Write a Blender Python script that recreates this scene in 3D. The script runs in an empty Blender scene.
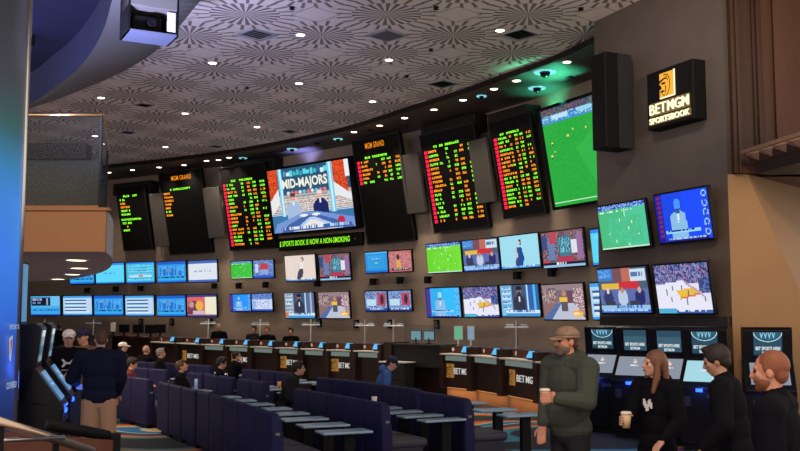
import bpy, bmesh, math, random
from mathutils import Vector, Matrix
random.seed(7)
C = bpy.context.scene.collection
PI = math.pi
S = bpy.context.scene
S.view_settings.view_transform = 'Standard'
S.view_settings.look = 'None'
S.view_settings.gamma = 1
S.view_settings.exposure = 0.0
S.view_settings.use_curve_mapping = False

# ------------------------------------------------------------------ camera
FPX = 960.0
PITCH = math.atan(91.0 / FPX)
CAM = Vector((0, 0, 1.95))
cd = bpy.data.cameras.new('camera'); cam = bpy.data.objects.new('camera', cd); C.objects.link(cam)
cd.sensor_width = 36; cd.lens = 36 * FPX / 800.0; cd.clip_end = 300
cam.location = CAM; cam.rotation_euler = (PI / 2 + PITCH, 0, 0)
S.camera = cam
def ray(px, py):
    dx = (px - 400) / FPX; dy = (225.5 - py) / FPX
    return Vector((dx, math.cos(PITCH) - dy * math.sin(PITCH), math.sin(PITCH) + dy * math.cos(PITCH)))
def at(px, py, Y):
    r = ray(px, py); return CAM + r * (Y / r.y)
def atz(px, py, z):
    r = ray(px, py); return CAM + r * ((z - CAM.z) / r.z)
def at_plane(px, py, p0, n):
    r = ray(px, py); return CAM + r * ((p0 - CAM).dot(n) / r.dot(n))

# ------------------------------------------------------------------ colours / materials
def s2l(c):
    c = c / 255.0
    return c / 12.92 if c <= 0.04045 else ((c + 0.055) / 1.055) ** 2.4
def rgb(r, g, b): return (s2l(r), s2l(g), s2l(b), 1.0)
M = {}
def mat(name, col, rough=0.6, metal=0.0, spec=0.3, noise=0.0, nscale=8.0, bump=0.0, emit=None, es=1.0):
    m = bpy.data.materials.new(name); m.use_nodes = True; nt = m.node_tree
    b = nt.nodes['Principled BSDF']
    b.inputs['Base Color'].default_value = col; b.inputs['Roughness'].default_value = rough
    b.inputs['Metallic'].default_value = metal; b.inputs['Specular IOR Level'].default_value = spec
    if noise > 0 or bump > 0:
        tc = nt.nodes.new('ShaderNodeTexCoord'); n = nt.nodes.new('ShaderNodeTexNoise')
        n.inputs['Scale'].default_value = nscale; n.inputs['Detail'].default_value = 5
        nt.links.new(tc.outputs['Object'], n.inputs['Vector'])
        if noise > 0:
            mx = nt.nodes.new('ShaderNodeMix'); mx.data_type = 'RGBA'
            mx.inputs['A'].default_value = tuple(c * (1 - noise) for c in col[:3]) + (1,)
            mx.inputs['B'].default_value = tuple(min(1, c * (1 + noise)) for c in col[:3]) + (1,)
            nt.links.new(n.outputs['Fac'], mx.inputs['Factor']); nt.links.new(mx.outputs['Result'], b.inputs['Base Color'])
        if bump > 0:
            bp = nt.nodes.new('ShaderNodeBump'); bp.inputs['Strength'].default_value = bump
            nt.links.new(n.outputs['Fac'], bp.inputs['Height']); nt.links.new(bp.outputs['Normal'], b.inputs['Normal'])
    if emit:
        b.inputs['Emission Color'].default_value = emit; b.inputs['Emission Strength'].default_value = es
    M[name] = m; return m
def wood(name, c1, c2, rough=0.4, scale=3.0):
    m = mat(name, c1, rough); nt = m.node_tree; b = nt.nodes['Principled BSDF']
    tc = nt.nodes.new('ShaderNodeTexCoord'); mp = nt.nodes.new('ShaderNodeMapping'); mp.inputs['Scale'].default_value = (scale, scale, scale * .15)
    n = nt.nodes.new('ShaderNodeTexNoise'); n.inputs['Scale'].default_value = 6; n.inputs['Detail'].default_value = 8; n.inputs['Distortion'].default_value = 1.2
    mx = nt.nodes.new('ShaderNodeMix'); mx.data_type = 'RGBA'; mx.inputs['A'].default_value = c1; mx.inputs['B'].default_value = c2
    nt.links.new(tc.outputs['Object'], mp.inputs['Vector']); nt.links.new(mp.outputs['Vector'], n.inputs['Vector'])
    nt.links.new(n.outputs['Fac'], mx.inputs['Factor']); nt.links.new(mx.outputs['Result'], b.inputs['Base Color'])
    return m
def emis(name, col, st):
    return mat(name, (0.01, 0.01, 0.01, 1), 0.4, emit=col, es=st)
def attr_screen(name, st):
    m = bpy.data.materials.new(name); m.use_nodes = True; nt = m.node_tree; b = nt.nodes['Principled BSDF']
    a = nt.nodes.new('ShaderNodeVertexColor'); a.layer_name = 'Col'
    b.inputs['Base Color'].default_value = (0.01, 0.01, 0.012, 1); b.inputs['Roughness'].default_value = 0.25
    b.inputs['Specular IOR Level'].default_value = 0.2
    nt.links.new(a.outputs['Color'], b.inputs['Emission Color']); b.inputs['Emission Strength'].default_value = st
    M[name] = m; return m

# ------------------------------------------------------------------ mesh builder
class MB:
    def __init__(s): s.v = []; s.f = []; s.mi = []; s.col = []
    def add(s, vs, fs, mi=0, M4=None, col=None):
        o = len(s.v)
        for p in vs:
            p = Vector(p)
            s.v.append(M4 @ p if M4 is not None else p)
        for f in fs:
            s.f.append([o + i for i in f]); s.mi.append(mi); s.col.append(col)
        return s
    def box(s, c, d, mi=0, rz=0, rx=0, M4=None, taper=1.0):
        x, y, z = d[0] / 2, d[1] / 2, d[2] / 2; t = taper
        vs = [(-x, -y, -z), (x, -y, -z), (x, y, -z), (-x, y, -z), (-x * t, -y * t, z), (x * t, -y * t, z), (x * t, y * t, z), (-x * t, y * t, z)]
        m = Matrix.Translation(Vector(c)) @ Matrix.Rotation(rz, 4, 'Z') @ Matrix.Rotation(rx, 4, 'X')
        if M4 is not None: m = M4 @ m
        return s.add(vs, [(0, 3, 2, 1), (4, 5, 6, 7), (0, 1, 5, 4), (1, 2, 6, 5), (2, 3, 7, 6), (3, 0, 4, 7)], mi, m)
    def rbox(s, c, d, r, mi=0, M4=None, seg=3):
        bm = bmesh.new(); bmesh.ops.create_cube(bm, size=1)
        for v in bm.verts: v.co = Vector((v.co.x * d[0], v.co.y * d[1], v.co.z * d[2]))
        bmesh.ops.bevel(bm, geom=bm.edges[:], offset=r, segments=seg, profile=0.5, affect='EDGES')
        for v in bm.verts: v.co += Vector(c)
        s.bm(bm, mi, M4); return s
    def bm(s, bm, mi=0, M4=None):
        bm.verts.ensure_lookup_table(); bm.verts.index_update()
        s.add([v.co.copy() for v in bm.verts], [[v.index for v in f.verts] for f in bm.faces], mi, M4); bm.free()
    def prism(s, poly, a, b, axis='x', mi=0, M4=None):
        # poly in the two other axes; extruded from a to b along axis
        n = len(poly)
        def mk(p, t): return {'x': (t, p[0], p[1]), 'y': (p[0], t, p[1]), 'z': (p[0], p[1], t)}[axis]
        vs = [mk(p, a) for p in poly] + [mk(p, b) for p in poly]
        fs = [list(range(n))[::-1], [n + i for i in range(n)]] + [(i, (i + 1) % n, n + (i + 1) % n, n + i) for i in range(n)]
        return s.add(vs, fs, mi, M4)
    def quad(s, a, b, c, d, mi=0, col=None): return s.add([a, b, c, d], [(0, 1, 2, 3)], mi, None, col)
    def tube(s, pts, radii, n=10, mi=0, M4=None):
        pts = [Vector(p) for p in pts]
        if not hasattr(radii, '__len__'): radii = [radii] * len(pts)
        vs = []; fs = []; up = None
        for i, p in enumerate(pts):
            d = (pts[min(i + 1, len(pts) - 1)] - pts[max(i - 1, 0)]).normalized()
            if up is None: up = Vector((0, 0, 1)) if abs(d.z) < .9 else Vector((1, 0, 0))
            a = d.cross(up).normalized(); b = a.cross(d).normalized(); up = b
            for k in range(n):
                t = 2 * PI * k / n; vs.append(p + (a * math.cos(t) + b * math.sin(t)) * radii[i])
        for i in range(len(pts) - 1):
            for k in range(n):
                fs.append((i * n + k, (i + 1) * n + k, (i + 1) * n + (k + 1) % n, i * n + (k + 1) % n))
        fs.append(list(range(n))); fs.append([(len(pts) - 1) * n + k for k in range(n)][::-1])
        return s.add(vs, fs, mi, M4)
    def lathe(s, prof, n=20, mi=0, M4=None):
        vs = []; fs = []
        for r, z in prof:
            for k in range(n): vs.append((r * math.cos(2 * PI * k / n), r * math.sin(2 * PI * k / n), z))
        for i in range(len(prof) - 1):
            for k in range(n): fs.append((i * n + k, i * n + (k + 1) % n, (i + 1) * n + (k + 1) % n, (i + 1) * n + k))
        fs.append(list(range(n))[::-1]); fs.append([(len(prof) - 1) * n + k for k in range(n)])
        return s.add(vs, fs, mi, M4)
    def capsule(s, p0, p1, r0, r1, n=10):
        p0, p1 = Vector(p0), Vector(p1); d = p1 - p0
        if d.length < 1e-5: d = Vector((0, 0, 1e-4)); p1 = p0 + d
        d = d.normalized(); pts = []; rr = []
        for k in range(4):
            t = (k + .25) / 4.25 * PI / 2; pts.append(p0 - d * r0 * math.cos(t)); rr.append(max(r0 * math.sin(t), r0 * .12))
        pts.append(p0); rr.append(r0); pts.append(p1); rr.append(r1)
        for k in range(3, -1, -1):
            t = (k + .25) / 4.25 * PI / 2; pts.append(p1 + d * r1 * math.cos(t)); rr.append(max(r1 * math.sin(t), r1 * .12))
        return s.tube(pts, rr, n)
    def ell(s, c, r, M4=None, n=14, m=9, mi=0):
        vs = []; fs = []
        for i in range(1, m):
            t = PI * i / m
            for k in range(n):
                a = 2 * PI * k / n; vs.append((c[0] + r[0] * math.sin(t) * math.cos(a), c[1] + r[1] * math.sin(t) * math.sin(a), c[2] + r[2] * math.cos(t)))
        T = len(vs); vs.append((c[0], c[1], c[2] + r[2])); vs.append((c[0], c[1], c[2] - r[2]))
        for i in range(m - 2):
            for k in range(n): fs.append((i * n + k, (i + 1) * n + k, (i + 1) * n + (k + 1) % n, i * n + (k + 1) % n))
        for k in range(n):
            fs.append((T, k, (k + 1) % n)); fs.append((T + 1, (m - 2) * n + (k + 1) % n, (m - 2) * n + k))
        return s.add(vs, fs, mi, M4)
    def mesh(s, name, mats, smooth=False):
        me = bpy.data.meshes.new(name); me.from_pydata([tuple(v) for v in s.v], [], s.f)
        for m in mats: me.materials.append(m)
        for p, mi in zip(me.polygons, s.mi): p.material_index = mi; p.use_smooth = smooth
        if any(c is not None for c in s.col):
            ca = me.color_attributes.new('Col', 'FLOAT_COLOR', 'CORNER'); arr = []
            for f, c in zip(s.f, s.col):
                arr += list(c or (0, 0, 0, 1)) * len(f)
            ca.data.foreach_set('color', arr)
        me.update(); return me
    def build(s, name, mats, parent=None, smooth=False, bevel=0, seg=2):
        if not isinstance(mats, (list, tuple)): mats = [mats]
        o = link(name, s.mesh(name, mats, smooth), parent)
        if bevel: md = o.modifiers.new('bevel', 'BEVEL'); md.width = bevel; md.segments = seg; md.limit_method = 'ANGLE'
        return o
def link(name, me, parent=None):
    o = bpy.data.objects.new(name, me); C.objects.link(o)
    if parent is not None: o.parent = parent
    return o
def tag(o, label, cat, group=None):
    o['label'] = label; o['category'] = cat
    if group: o['group'] = group
    return o
def thing(name, label, cat, loc=(0, 0, 0), rz=0, group=None, rx=0):
    o = bpy.data.objects.new(name, None); C.objects.link(o); o.empty_display_size = .1
    o.location = loc; o.rotation_euler = (rx, 0, rz); return tag(o, label, cat, group)
KIDS = {}
def kids(o): return [c for c in C.objects if c.parent == o]
def copy_tree(o, parent=None, kmap=None):
    if kmap is None:
        kmap = {}
        for c in C.objects:
            if c.parent is not None: kmap.setdefault(c.parent.name, []).append(c)
    c = o.copy(); C.objects.link(c)
    if parent is not None: c.parent = parent
    for ch in kmap.get(o.name, []): copy_tree(ch, c, kmap)
    return c
def struct(name, mb, mats, smooth=False, bevel=0):
    o = mb.build(name, mats, None, smooth, bevel); o['kind'] = 'structure'; return o
def baked(mesh_in, name, mats, parent, voxel, smooth_it=4, factor=.5, decim=None):
    """remesh overlapping closed shapes into one continuous smooth surface"""
    o = link(name, mesh_in, None)
    r = o.modifiers.new('r', 'REMESH'); r.mode = 'VOXEL'; r.voxel_size = voxel; r.use_smooth_shade = True
    if smooth_it: q = o.modifiers.new('s', 'SMOOTH'); q.iterations = smooth_it; q.factor = factor
    if decim: d = o.modifiers.new('d', 'DECIMATE'); d.ratio = decim
    bpy.context.view_layer.update()
    ev = o.evaluated_get(bpy.context.evaluated_depsgraph_get())
    me = bpy.data.meshes.new_from_object(ev); me.name = name
    me.materials.clear()
    for m in mats: me.materials.append(m)
    for p in me.polygons: p.use_smooth = True; p.material_index = 0
    o.modifiers.clear(); o.data = me; bpy.data.meshes.remove(mesh_in)
    if parent is not None: o.parent = parent
    return o
def text_mesh(body, w, h, off=0.0, extrude=0.0, name='lettering', mats=(), space=1.0):
    cu = bpy.data.curves.new('t', 'FONT'); cu.body = body; cu.align_x = 'CENTER'; cu.align_y = 'CENTER'
    cu.offset = off; cu.extrude = extrude; cu.resolution_u = 3; cu.space_character = space
    o = bpy.data.objects.new('t', cu); C.objects.link(o); bpy.context.view_layer.update()
    me = bpy.data.meshes.new_from_object(o.evaluated_get(bpy.context.evaluated_depsgraph_get()))
    bpy.data.objects.remove(o); bpy.data.curves.remove(cu)
    xs = [v.co.x for v in me.vertices]; ys = [v.co.y for v in me.vertices]
    x0, x1, y0, y1 = min(xs), max(xs), min(ys), max(ys)
    for v in me.vertices:
        x = (v.co.x - (x0 + x1) / 2) / (x1 - x0) * w; y = (v.co.y - (y0 + y1) / 2) / (y1 - y0) * h
        v.co = Vector((x, -v.co.z, y))
    me.materials.clear()
    for m in mats: me.materials.append(m)
    me.name = name; return me

# ------------------------------------------------------------------ picture canvas for lit screens
class Canvas:
    def __init__(s, nx, ny, bg): s.nx = nx; s.ny = ny; s.p = [[bg] * nx for _ in range(ny)]   # row 0 = top
    def px(s, x, y, c):
        if 0 <= x < s.nx and 0 <= y < s.ny: s.p[y][x] = c
    def rect(s, x0, y0, x1, y1, c):     # fractions 0..1, y down
        for y in range(int(round(y0 * s.ny)), int(round(y1 * s.ny))):
            for x in range(int(round(x0 * s.nx)), int(round(x1 * s.nx))): s.px(x, y, c)
    def poly(s, pts, c):
        n = len(pts)
        for j in range(s.ny):
            y = (j + .5) / s.ny
            for i in range(s.nx):
                x = (i + .5) / s.nx; ins = False
                for k in range(n):
                    (xa, ya), (xb, yb) = pts[k], pts[(k + 1) % n]
                    if (ya > y) != (yb > y) and x < (xb - xa) * (y - ya) / (yb - ya) + xa: ins = not ins
                if ins: s.p[j][i] = c
    def ell(s, cx, cy, rx, ry, c, ring=None):
        for j in range(s.ny):
            for i in range(s.nx):
                d = (((i + .5) / s.nx - cx) / rx) ** 2 + (((j + .5) / s.ny - cy) / ry) ** 2
                if d < 1 and (ring is None or d > ring): s.p[j][i] = c
    def line(s, x0, y0, x1, y1, c, n=200):
        for k in range(n + 1):
            t = k / n; s.px(int((x0 + (x1 - x0) * t) * s.nx), int((y0 + (y1 - y0) * t) * s.ny), c)
    def noise(s, x0, y0, x1, y1, cols, seed=1):
        r = random.Random(seed)
        for y in range(int(y0 * s.ny), int(y1 * s.ny)):
            for x in range(int(x0 * s.nx), int(x1 * s.nx)): s.px(x, y, r.choice(cols))
    def words(s, x0, y0, x1, y1, c, seed=1, dens=.65):
        r = random.Random(seed)
        for x in range(int(x0 * s.nx), int(x1 * s.nx)):
            if r.random() < dens:
                for y in range(int(y0 * s.ny), max(int(y0 * s.ny) + 1, int(y1 * s.ny))): s.px(x, y, c)
    def man(s, cx, top, sc, skin, suit, tie=None):
        a = s.ny / s.nx
        s.poly([(cx - .17 * sc, 1), (cx - .15 * sc, top + .36 * sc), (cx - .05 * sc, top + .27 * sc), (cx + .05 * sc, top + .27 * sc), (cx + .15 * sc, top + .36 * sc), (cx + .17 * sc, 1)], suit)
        s.ell(cx, top + .14 * sc, .085 * sc * a * 1.3, .14 * sc, skin)
        if tie: s.poly([(cx - .03 * sc, top + .28 * sc), (cx + .03 * sc, top + .28 * sc), (cx, top + .6 * sc)], tie)
    def mesh(s, w, h, name='screen', matn='screen'):
        mb = MB(); nx, ny = s.nx, s.ny
        for j in range(ny + 1):
            for i in range(nx + 1): mb.v.append(Vector(((i / nx - .5) * w, 0, (.5 - j / ny) * h)))
        cache = {}
        for j in range(ny):
            for i in range(nx):
                c = s.p[j][i]
                if c not in cache: cache[c] = rgb(*c)
                a = j * (nx + 1) + i
                mb.f.append([a + nx + 1, a + nx + 2, a + 1, a]); mb.mi.append(0); mb.col.append(cache[c])
        return mb.mesh(name, [M[matn]])
# ------------------------------------------------------------------ materials
mat('wall_taupe', (.33, .265, .21, 1), .65, noise=.12, nscale=2.0, bump=.05)
mat('wall_dark', (.020, .018, .018, 1), .5)
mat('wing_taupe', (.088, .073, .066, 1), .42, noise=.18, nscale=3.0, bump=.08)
mat('tan', (.26, .165, .088, 1), .6, noise=.1, nscale=2.5, bump=.04)
mat('soffit_brown', (.085, .068, .068, 1), .45, noise=.1)
mat('band_black', (.012, .009, .009, 1), .5)
mat('ring_grey', (.30, .31, .36, 1), .7)
mat('dome_blue', (.050, .060, .155, 1), .6, noise=.12, nscale=1.2)
mat('black', (.005, .005, .006, 1), .6, spec=.12)
mat('black_gloss', (.006, .006, .008, 1), .25, spec=.2)
mat('charcoal', (.018, .019, .022, 1), .5, spec=.2)
mat('grey_panel', (.075, .070, .070, 1), .75, noise=.08, nscale=20)
mat('steel', (.55, .53, .50, 1), .28, metal=1)
mat('rail_metal', (.50, .40, .30, 1), .34, metal=1)
mat('brass', (.75, .52, .26, 1), .3, metal=1)
mat('white', (.75, .75, .73, 1), .5)
mat('white_gloss', (.8, .82, .84, 1), .3)
mat('navy', (.013, .014, .058, 1), .55, spec=.12, noise=.15, nscale=6, bump=.05)
mat('navy_dark', (.014, .015, .032, 1), .55)
mat('seat_navy', (.030, .030, .048, 1), .5)
mat('seat_grey', (.16, .15, .15, 1), .6)
mat('desk_top', (.22, .33, .44, 1), .22, spec=.6)
wood('wood_red', (.075, .025, .014, 1), (.12, .042, .024, 1), .35)
wood('wood_dark', (.020, .010, .007, 1), (.034, .017, .012, 1), .38)
wood('wood_pilaster', (.035, .016, .010, 1), (.055, .026, .016, 1), .4)
wood('wood_panel', (.085, .036, .020, 1), (.12, .052, .030, 1), .45)
wood('wood_orange', (.25, .13, .06, 1), (.30, .16, .075, 1), .4)
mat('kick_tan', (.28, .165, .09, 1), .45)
mat('light_trim', (.62, .60, .56, 1), .4)
emis('lamp_warm', (1.0, .86, .62, 1), 9.0)
emis('lamp_white', (1.0, .92, .82, 1), 8.0)
emis('strip_green', (.50, .66, .58, 1), .26)
emis('strip_orange', (1.0, .48, .18, 1), .9)
emis('led_green', rgb(120, 255, 30), 1.0)
emis('led_amber', rgb(255, 150, 20), 1.0)
emis('led_lime', rgb(150, 255, 40), 1.1)
emis('led_blue', (.02, .09, 1.0, 1), 3.5)
emis('glow_yellow', (1.0, .55, .06, 1), 1.6)
emis('glow_cream', (1.0, .90, .60, 1), 1.25)
emis('logo_white', rgb(225, 225, 220), .75)
emis('logo_gold', rgb(190, 135, 60), .55)
attr_screen('screen', 1.0)
attr_screen('led_dots', 1.25)

def glass_mat(name, tint, mixf, rough=.05):
    m = bpy.data.materials.new(name); m.use_nodes = True; nt = m.node_tree; nt.nodes.clear()
    o = nt.nodes.new('ShaderNodeOutputMaterial'); mx = nt.nodes.new('ShaderNodeMixShader'); mx.inputs[0].default_value = mixf
    t = nt.nodes.new('ShaderNodeBsdfTransparent'); g = nt.nodes.new('ShaderNodeBsdfPrincipled')
    g.inputs['Base Color'].default_value = tint; g.inputs['Roughness'].default_value = rough
    t.inputs['Color'].default_value = (.93, .96, .95, 1)
    nt.links.new(t.outputs[0], mx.inputs[1]); nt.links.new(g.outputs[0], mx.inputs[2]); nt.links.new(mx.outputs[0], o.inputs[0])
    M[name] = m
glass_mat('glass_clear', (.03, .035, .035, 1), .12)
glass_mat('glass_side', (.06, .20, .36, 1), .55)

def N(nt, t, **k):
    n = nt.nodes.new(t)
    for a, b in k.items(): setattr(n, a, b)
    return n
def math_node(nt, op, a, b=None):
    n = N(nt, 'ShaderNodeMath', operation=op)
    for i, v in enumerate((a, b)):
        if v is None: continue
        if isinstance(v, (int, float)): n.inputs[i].default_value = v
        else: nt.links.new(v, n.inputs[i])
    return n.outputs[0]
# starburst ceiling tile pattern, on a 1.30 m diagonal lattice
def ceiling_material():
    m = bpy.data.materials.new('ceiling_tiles'); m.use_nodes = True; nt = m.node_tree; b = nt.nodes['Principled BSDF']
    b.inputs['Roughness'].default_value = .8
    tc = N(nt, 'ShaderNodeTexCoord'); sp = N(nt, 'ShaderNodeSeparateXYZ'); nt.links.new(tc.outputs['Object'], sp.inputs[0])
    f = lambda op, a, c=None: math_node(nt, op, a, c)
    p = f('DIVIDE', f('ADD', sp.outputs['X'], .25), 1.302); q = f('DIVIDE', f('SUBTRACT', sp.outputs['Y'], 17.22), 1.302)
    a = f('ADD', p, q); c = f('SUBTRACT', p, q)
    da = f('SUBTRACT', a, f('MULTIPLY', f('ROUND', f('MULTIPLY', a, .5)), 2.0))
    db = f('SUBTRACT', c, f('MULTIPLY', f('ROUND', f('MULTIPLY', c, .5)), 2.0))
    ang = f('ARCTAN2', db, da)
    ra = f('ABSOLUTE', da); rb = f('ABSOLUTE', db)
    rad = f('SQRT', f('ADD', f('MULTIPLY', da, da), f('MULTIPLY', db, db)))
    n = 22
    w = f('FRACT', f('ADD', f('MULTIPLY', ang, n / (2 * PI)), .25))
    # dark wedges near each star, thinner offset slivers further out
    brk = f('GREATER_THAN', rad, .70)
    w2 = f('FRACT', f('ADD', w, f('MULTIPLY', brk, .42)))
    far = f('GREATER_THAN', rad, 1.02)
    dark = f('LESS_THAN', w2, f('SUBTRACT', .52, f('MULTIPLY', brk, .24)))
    dark = f('MULTIPLY', dark, f('SUBTRACT', 1.0, f('MULTIPLY', far, .75)))
    ea = f('SUBTRACT', 1.0, ra); eb = f('SUBTRACT', 1.0, rb); e = f('MAXIMUM', ea, eb)
    blank = f('LESS_THAN', e, .36); inner = f('LESS_THAN', e, .335)
    line = f('SUBTRACT', blank, inner)
    d = f('MULTIPLY', dark, f('SUBTRACT', 1.0, blank))
    d = f('MAXIMUM', d, f('MULTIPLY', line, .8))
    ns = N(nt, 'ShaderNodeTexNoise'); ns.inputs['Scale'].default_value = 9.0; ns.inputs['Detail'].default_value = 6
    nt.links.new(tc.outputs['Object'], ns.inputs['Vector'])
    d = f('ADD', f('MULTIPLY', d, .93), f('MULTIPLY', f('SUBTRACT', ns.outputs['Fac'], .5), .35))
    mx = N(nt, 'ShaderNodeMix', data_type='RGBA'); mx.clamp_factor = True
    mx.inputs['A'].default_value = (.74, .67, .65, 1); mx.inputs['B'].default_value = (.145, .12, .118, 1)
    nt.links.new(d, mx.inputs['Factor']); nt.links.new(mx.outputs['Result'], b.inputs['Base Color'])
    M['ceiling_tiles'] = m
ceiling_material()
# swirling carpet
def carpet_material():
    m = bpy.data.materials.new('carpet'); m.use_nodes = True; nt = m.node_tree; b = nt.nodes['Principled BSDF']
    b.inputs['Roughness'].default_value = .9; b.inputs['Specular IOR Level'].default_value = .1
    tc = N(nt, 'ShaderNodeTexCoord')
    n1 = N(nt, 'ShaderNodeTexNoise'); n1.inputs['Scale'].default_value = .32; n1.inputs['Detail'].default_value = 1.0
    nt.links.new(tc.outputs['Object'], n1.inputs['Vector'])
    mixv = N(nt, 'ShaderNodeVectorMath', operation='MULTIPLY_ADD')
    nt.links.new(n1.outputs['Color'], mixv.inputs[0]); mixv.inputs[1].default_value = (4.2, 4.2, 0); nt.links.new(tc.outputs['Object'], mixv.inputs[2])
    wv = N(nt, 'ShaderNodeTexWave', wave_type='RINGS'); wv.inputs['Scale'].default_value = .062; wv.inputs['Distortion'].default_value = 2.2; wv.inputs['Detail'].default_value = 1.0; wv.inputs['Detail Scale'].default_value = .8
    nt.links.new(mixv.outputs[0], wv.inputs['Vector'])
    cr = N(nt, 'ShaderNodeValToRGB'); r = cr.color_ramp; r.interpolation = 'CONSTANT'
    cols = [(0, (.020, .045, .060)), (.14, (.42, .075, .030)), (.24, (.55, .26, .075)), (.30, (.50, .42, .30)), (.335, (.030, .16, .36)), (.46, (.45, .50, .52)), (.49, (.030, .085, .095)), (.62, (.26, .035, .13)), (.70, (.60, .24, .05)), (.80, (.05, .22, .30)), (.90, (.035, .040, .05))]
    r.elements[0].position = 0; r.elements[0].color = cols[0][1] + (1,)
    r.elements[1].position = cols[1][0]; r.elements[1].color = cols[1][1] + (1,)
    for pos, c in cols[2:]:
        e = r.elements.new(pos); e.color = c + (1,)
    nt.links.new(wv.outputs['Fac'], cr.inputs[0])
    n2 = N(nt, 'ShaderNodeTexNoise'); n2.inputs['Scale'].default_value = 60
    mx = N(nt, 'ShaderNodeMix', data_type='RGBA', blend_type='MULTIPLY'); mx.inputs['Factor'].default_value = .35
    nt.links.new(cr.outputs[0], mx.inputs['A']); nt.links.new(n2.outputs['Color'], mx.inputs['B']); nt.links.new(tc.outputs['Object'], n2.inputs['Vector'])
    nt.links.new(mx.outputs['Result'], b.inputs['Base Color']); M['carpet'] = m
carpet_material()

# ------------------------------------------------------------------ plan curves
def interp(T, x):
    if x <= T[0][0]: i = 0
    elif x >= T[-1][0]: i = len(T) - 2
    else: i = max(k for k in range(len(T) - 1) if T[k][0] <= x)
    a, b = T[i], T[i + 1]; return a[1] + (b[1] - a[1]) * (x - a[0]) / (b[0] - a[0])
WALL_T = [(-60, 42.9), (-20, 41.8), (20, 40.7), (60, 39.4), (150, 36.75), (245, 33.6), (310, 31.5), (375, 29.25), (455, 26.5), (505, 24.75), (575, 22.35), (640, 20.1)]
def wall_pt(px):
    p = at(px, 280, interp(WALL_T, px)); return Vector((p.x, p.y, 0))
WING_A = Vector((at(599, 280, 17.66).x, 17.66, 0)); WING_B = Vector((at(731, 280, 14.58).x, 14.58, 0))
ZC, ZS = 7.48, 7.38       # patterned ceiling, soffit
def normal_of(t): return Vector((-t.y, t.x, 0)) * -1      # toward the room for a tangent running to the right
class Face:                # a vertical reference plane on a wall
    def __init__(s, p, t): s.p = p; s.t = t.normalized(); s.n = Vector((s.t.y, -s.t.x, 0)); s.rz = math.atan2(s.t.y, s.t.x)
def wall_face(px, gap=0.0):
    a, b, c = wall_pt(px - 14), wall_pt(px), wall_pt(px + 14)
    f = Face(b, c - a); f.p = b + f.n * gap; return f
def wing_face(px, gap=0.0):
    f = Face(WING_A, WING_B - WING_A); f.p = WING_A + f.n * gap; return f
def fit(face, l, r, yt, yb):
    """world centre, width and height of an upright rectangle on a wall plane seen between the pixel edges"""
    cx, cy = (l + r) / 2, (yt + yb) / 2
    c = at_plane(cx, cy, face.p, face.n); a = at_plane(l, cy, face.p, face.n); b = at_plane(r, cy, face.p, face.n)
    t = at_plane(cx, yt, face.p, face.n); d = at_plane(cx, yb, face.p, face.n)
    m = (a + b) / 2
    return Vector((m.x, m.y, (t.z + d.z) / 2)), (b - a).length, t.z - d.z

# ------------------------------------------------------------------ shell
fl = MB(); fl.quad((-24, 2, 0), (14, 2, 0), (14, 48, 0), (-24, 48, 0)); struct('floor', fl, M['carpet'])
# main curved wall
pxs = list(range(-60, 641, 10))
w = MB(); P = [wall_pt(x) for x in pxs]
for i in range(len(P) - 1):
    a, b = P[i], P[i + 1]; n = Face(a, b - a).n
    w.add([(a.x, a.y, 0), (b.x, b.y, 0), (b.x, b.y, 7.6), (a.x, a.y, 7.6)], [(0, 1, 2, 3)])
back = [p - wall_face(x).n * .25 for p, x in zip(P, pxs)]
for i in range(len(P) - 1):
    a, b = back[i], back[i + 1]
    w.add([(b.x, b.y, 0), (a.x, a.y, 0), (a.x, a.y, 7.6), (b.x, b.y, 7.6)], [(0, 1, 2, 3)])
struct('wall_back', w, M['wall_taupe'], smooth=True)
w = MB(); w.box((-19.2, 35, 3.8), (.3, 20, 7.6)); struct('wall_left', w, M['wall_taupe'])
# wing wall on the right, black below eye level
wf = wing_face(600); L = (WING_B - WING_A).length
w = MB(); mw = Matrix.Translation(WING_A) @ Matrix.Rotation(wf.rz, 4, 'Z')
w.box((L / 2, .18, (1.95 + 7.6) / 2), (L, .36, 7.6 - 1.95), 0, M4=mw)
w.box((L / 2, .185, .975), (L, .35, 1.95), 1, M4=mw)
struct('wall_right', w, [M['wing_taupe'], M['wall_dark']])
hd = MB(); hd.box((L / 2 + .02, -.03, 1.86), (L - .1, .06, .17), 0, M4=mw); o = struct('trim_1', hd, M['wall_dark'], bevel=.01)
rw = MB(); ea = WING_A - wf.n * .36; eb = wall_pt(622)
rw.add([(WING_A.x, WING_A.y, 0), (ea.x, ea.y, 0), (ea.x, ea.y, 7.6), (WING_A.x, WING_A.y, 7.6), (eb.x, eb.y, 0), (eb.x, eb.y, 7.6)], [(0, 1, 2, 3), (1, 4, 5, 2)])
struct('wall_return', rw, M['wing_taupe'])
# tan pier right of the wing, folded along a slope to mimic a shadow edge
pA = Vector((WING_B.x, WING_B.y, 0)); Yp = WING_B.y
pier = MB()
def pp(px, py, Y): v = at(px, py, Y); return (v.x, v.y, v.z)
t0 = pp(731, 176, Yp); k0 = pp(747, 167.5, Yp - .03); kx = (k0[0], Yp - .03)
zt = 4.12
b_l = (WING_B.x, Yp, 0); t_l = (WING_B.x, Yp, zt)
shade_fold_t = (k0[0], Yp - .03, zt)
fb = at(800, 285, Yp - .3); slope = (fb.x - k0[0]) / (zt - fb.z)
shade_fold_b = (k0[0] + slope * zt, Yp - .45, 0)
far_t = (k0[0] + 1.6, Yp + 1.7, zt); far_b = (k0[0] + 3.2, Yp + 1.7, 0)
pier.add([b_l, shade_fold_b, shade_fold_t, t_l], [(0, 1, 2, 3)]); pier.add([shade_fold_b, far_b, far_t, shade_fold_t], [(0, 1, 2, 3)])
pier.add([b_l, t_l, (WING_B.x + .1, Yp + .6, zt), (WING_B.x + .1, Yp + .6, 0)], [(0, 1, 2, 3)])
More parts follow.
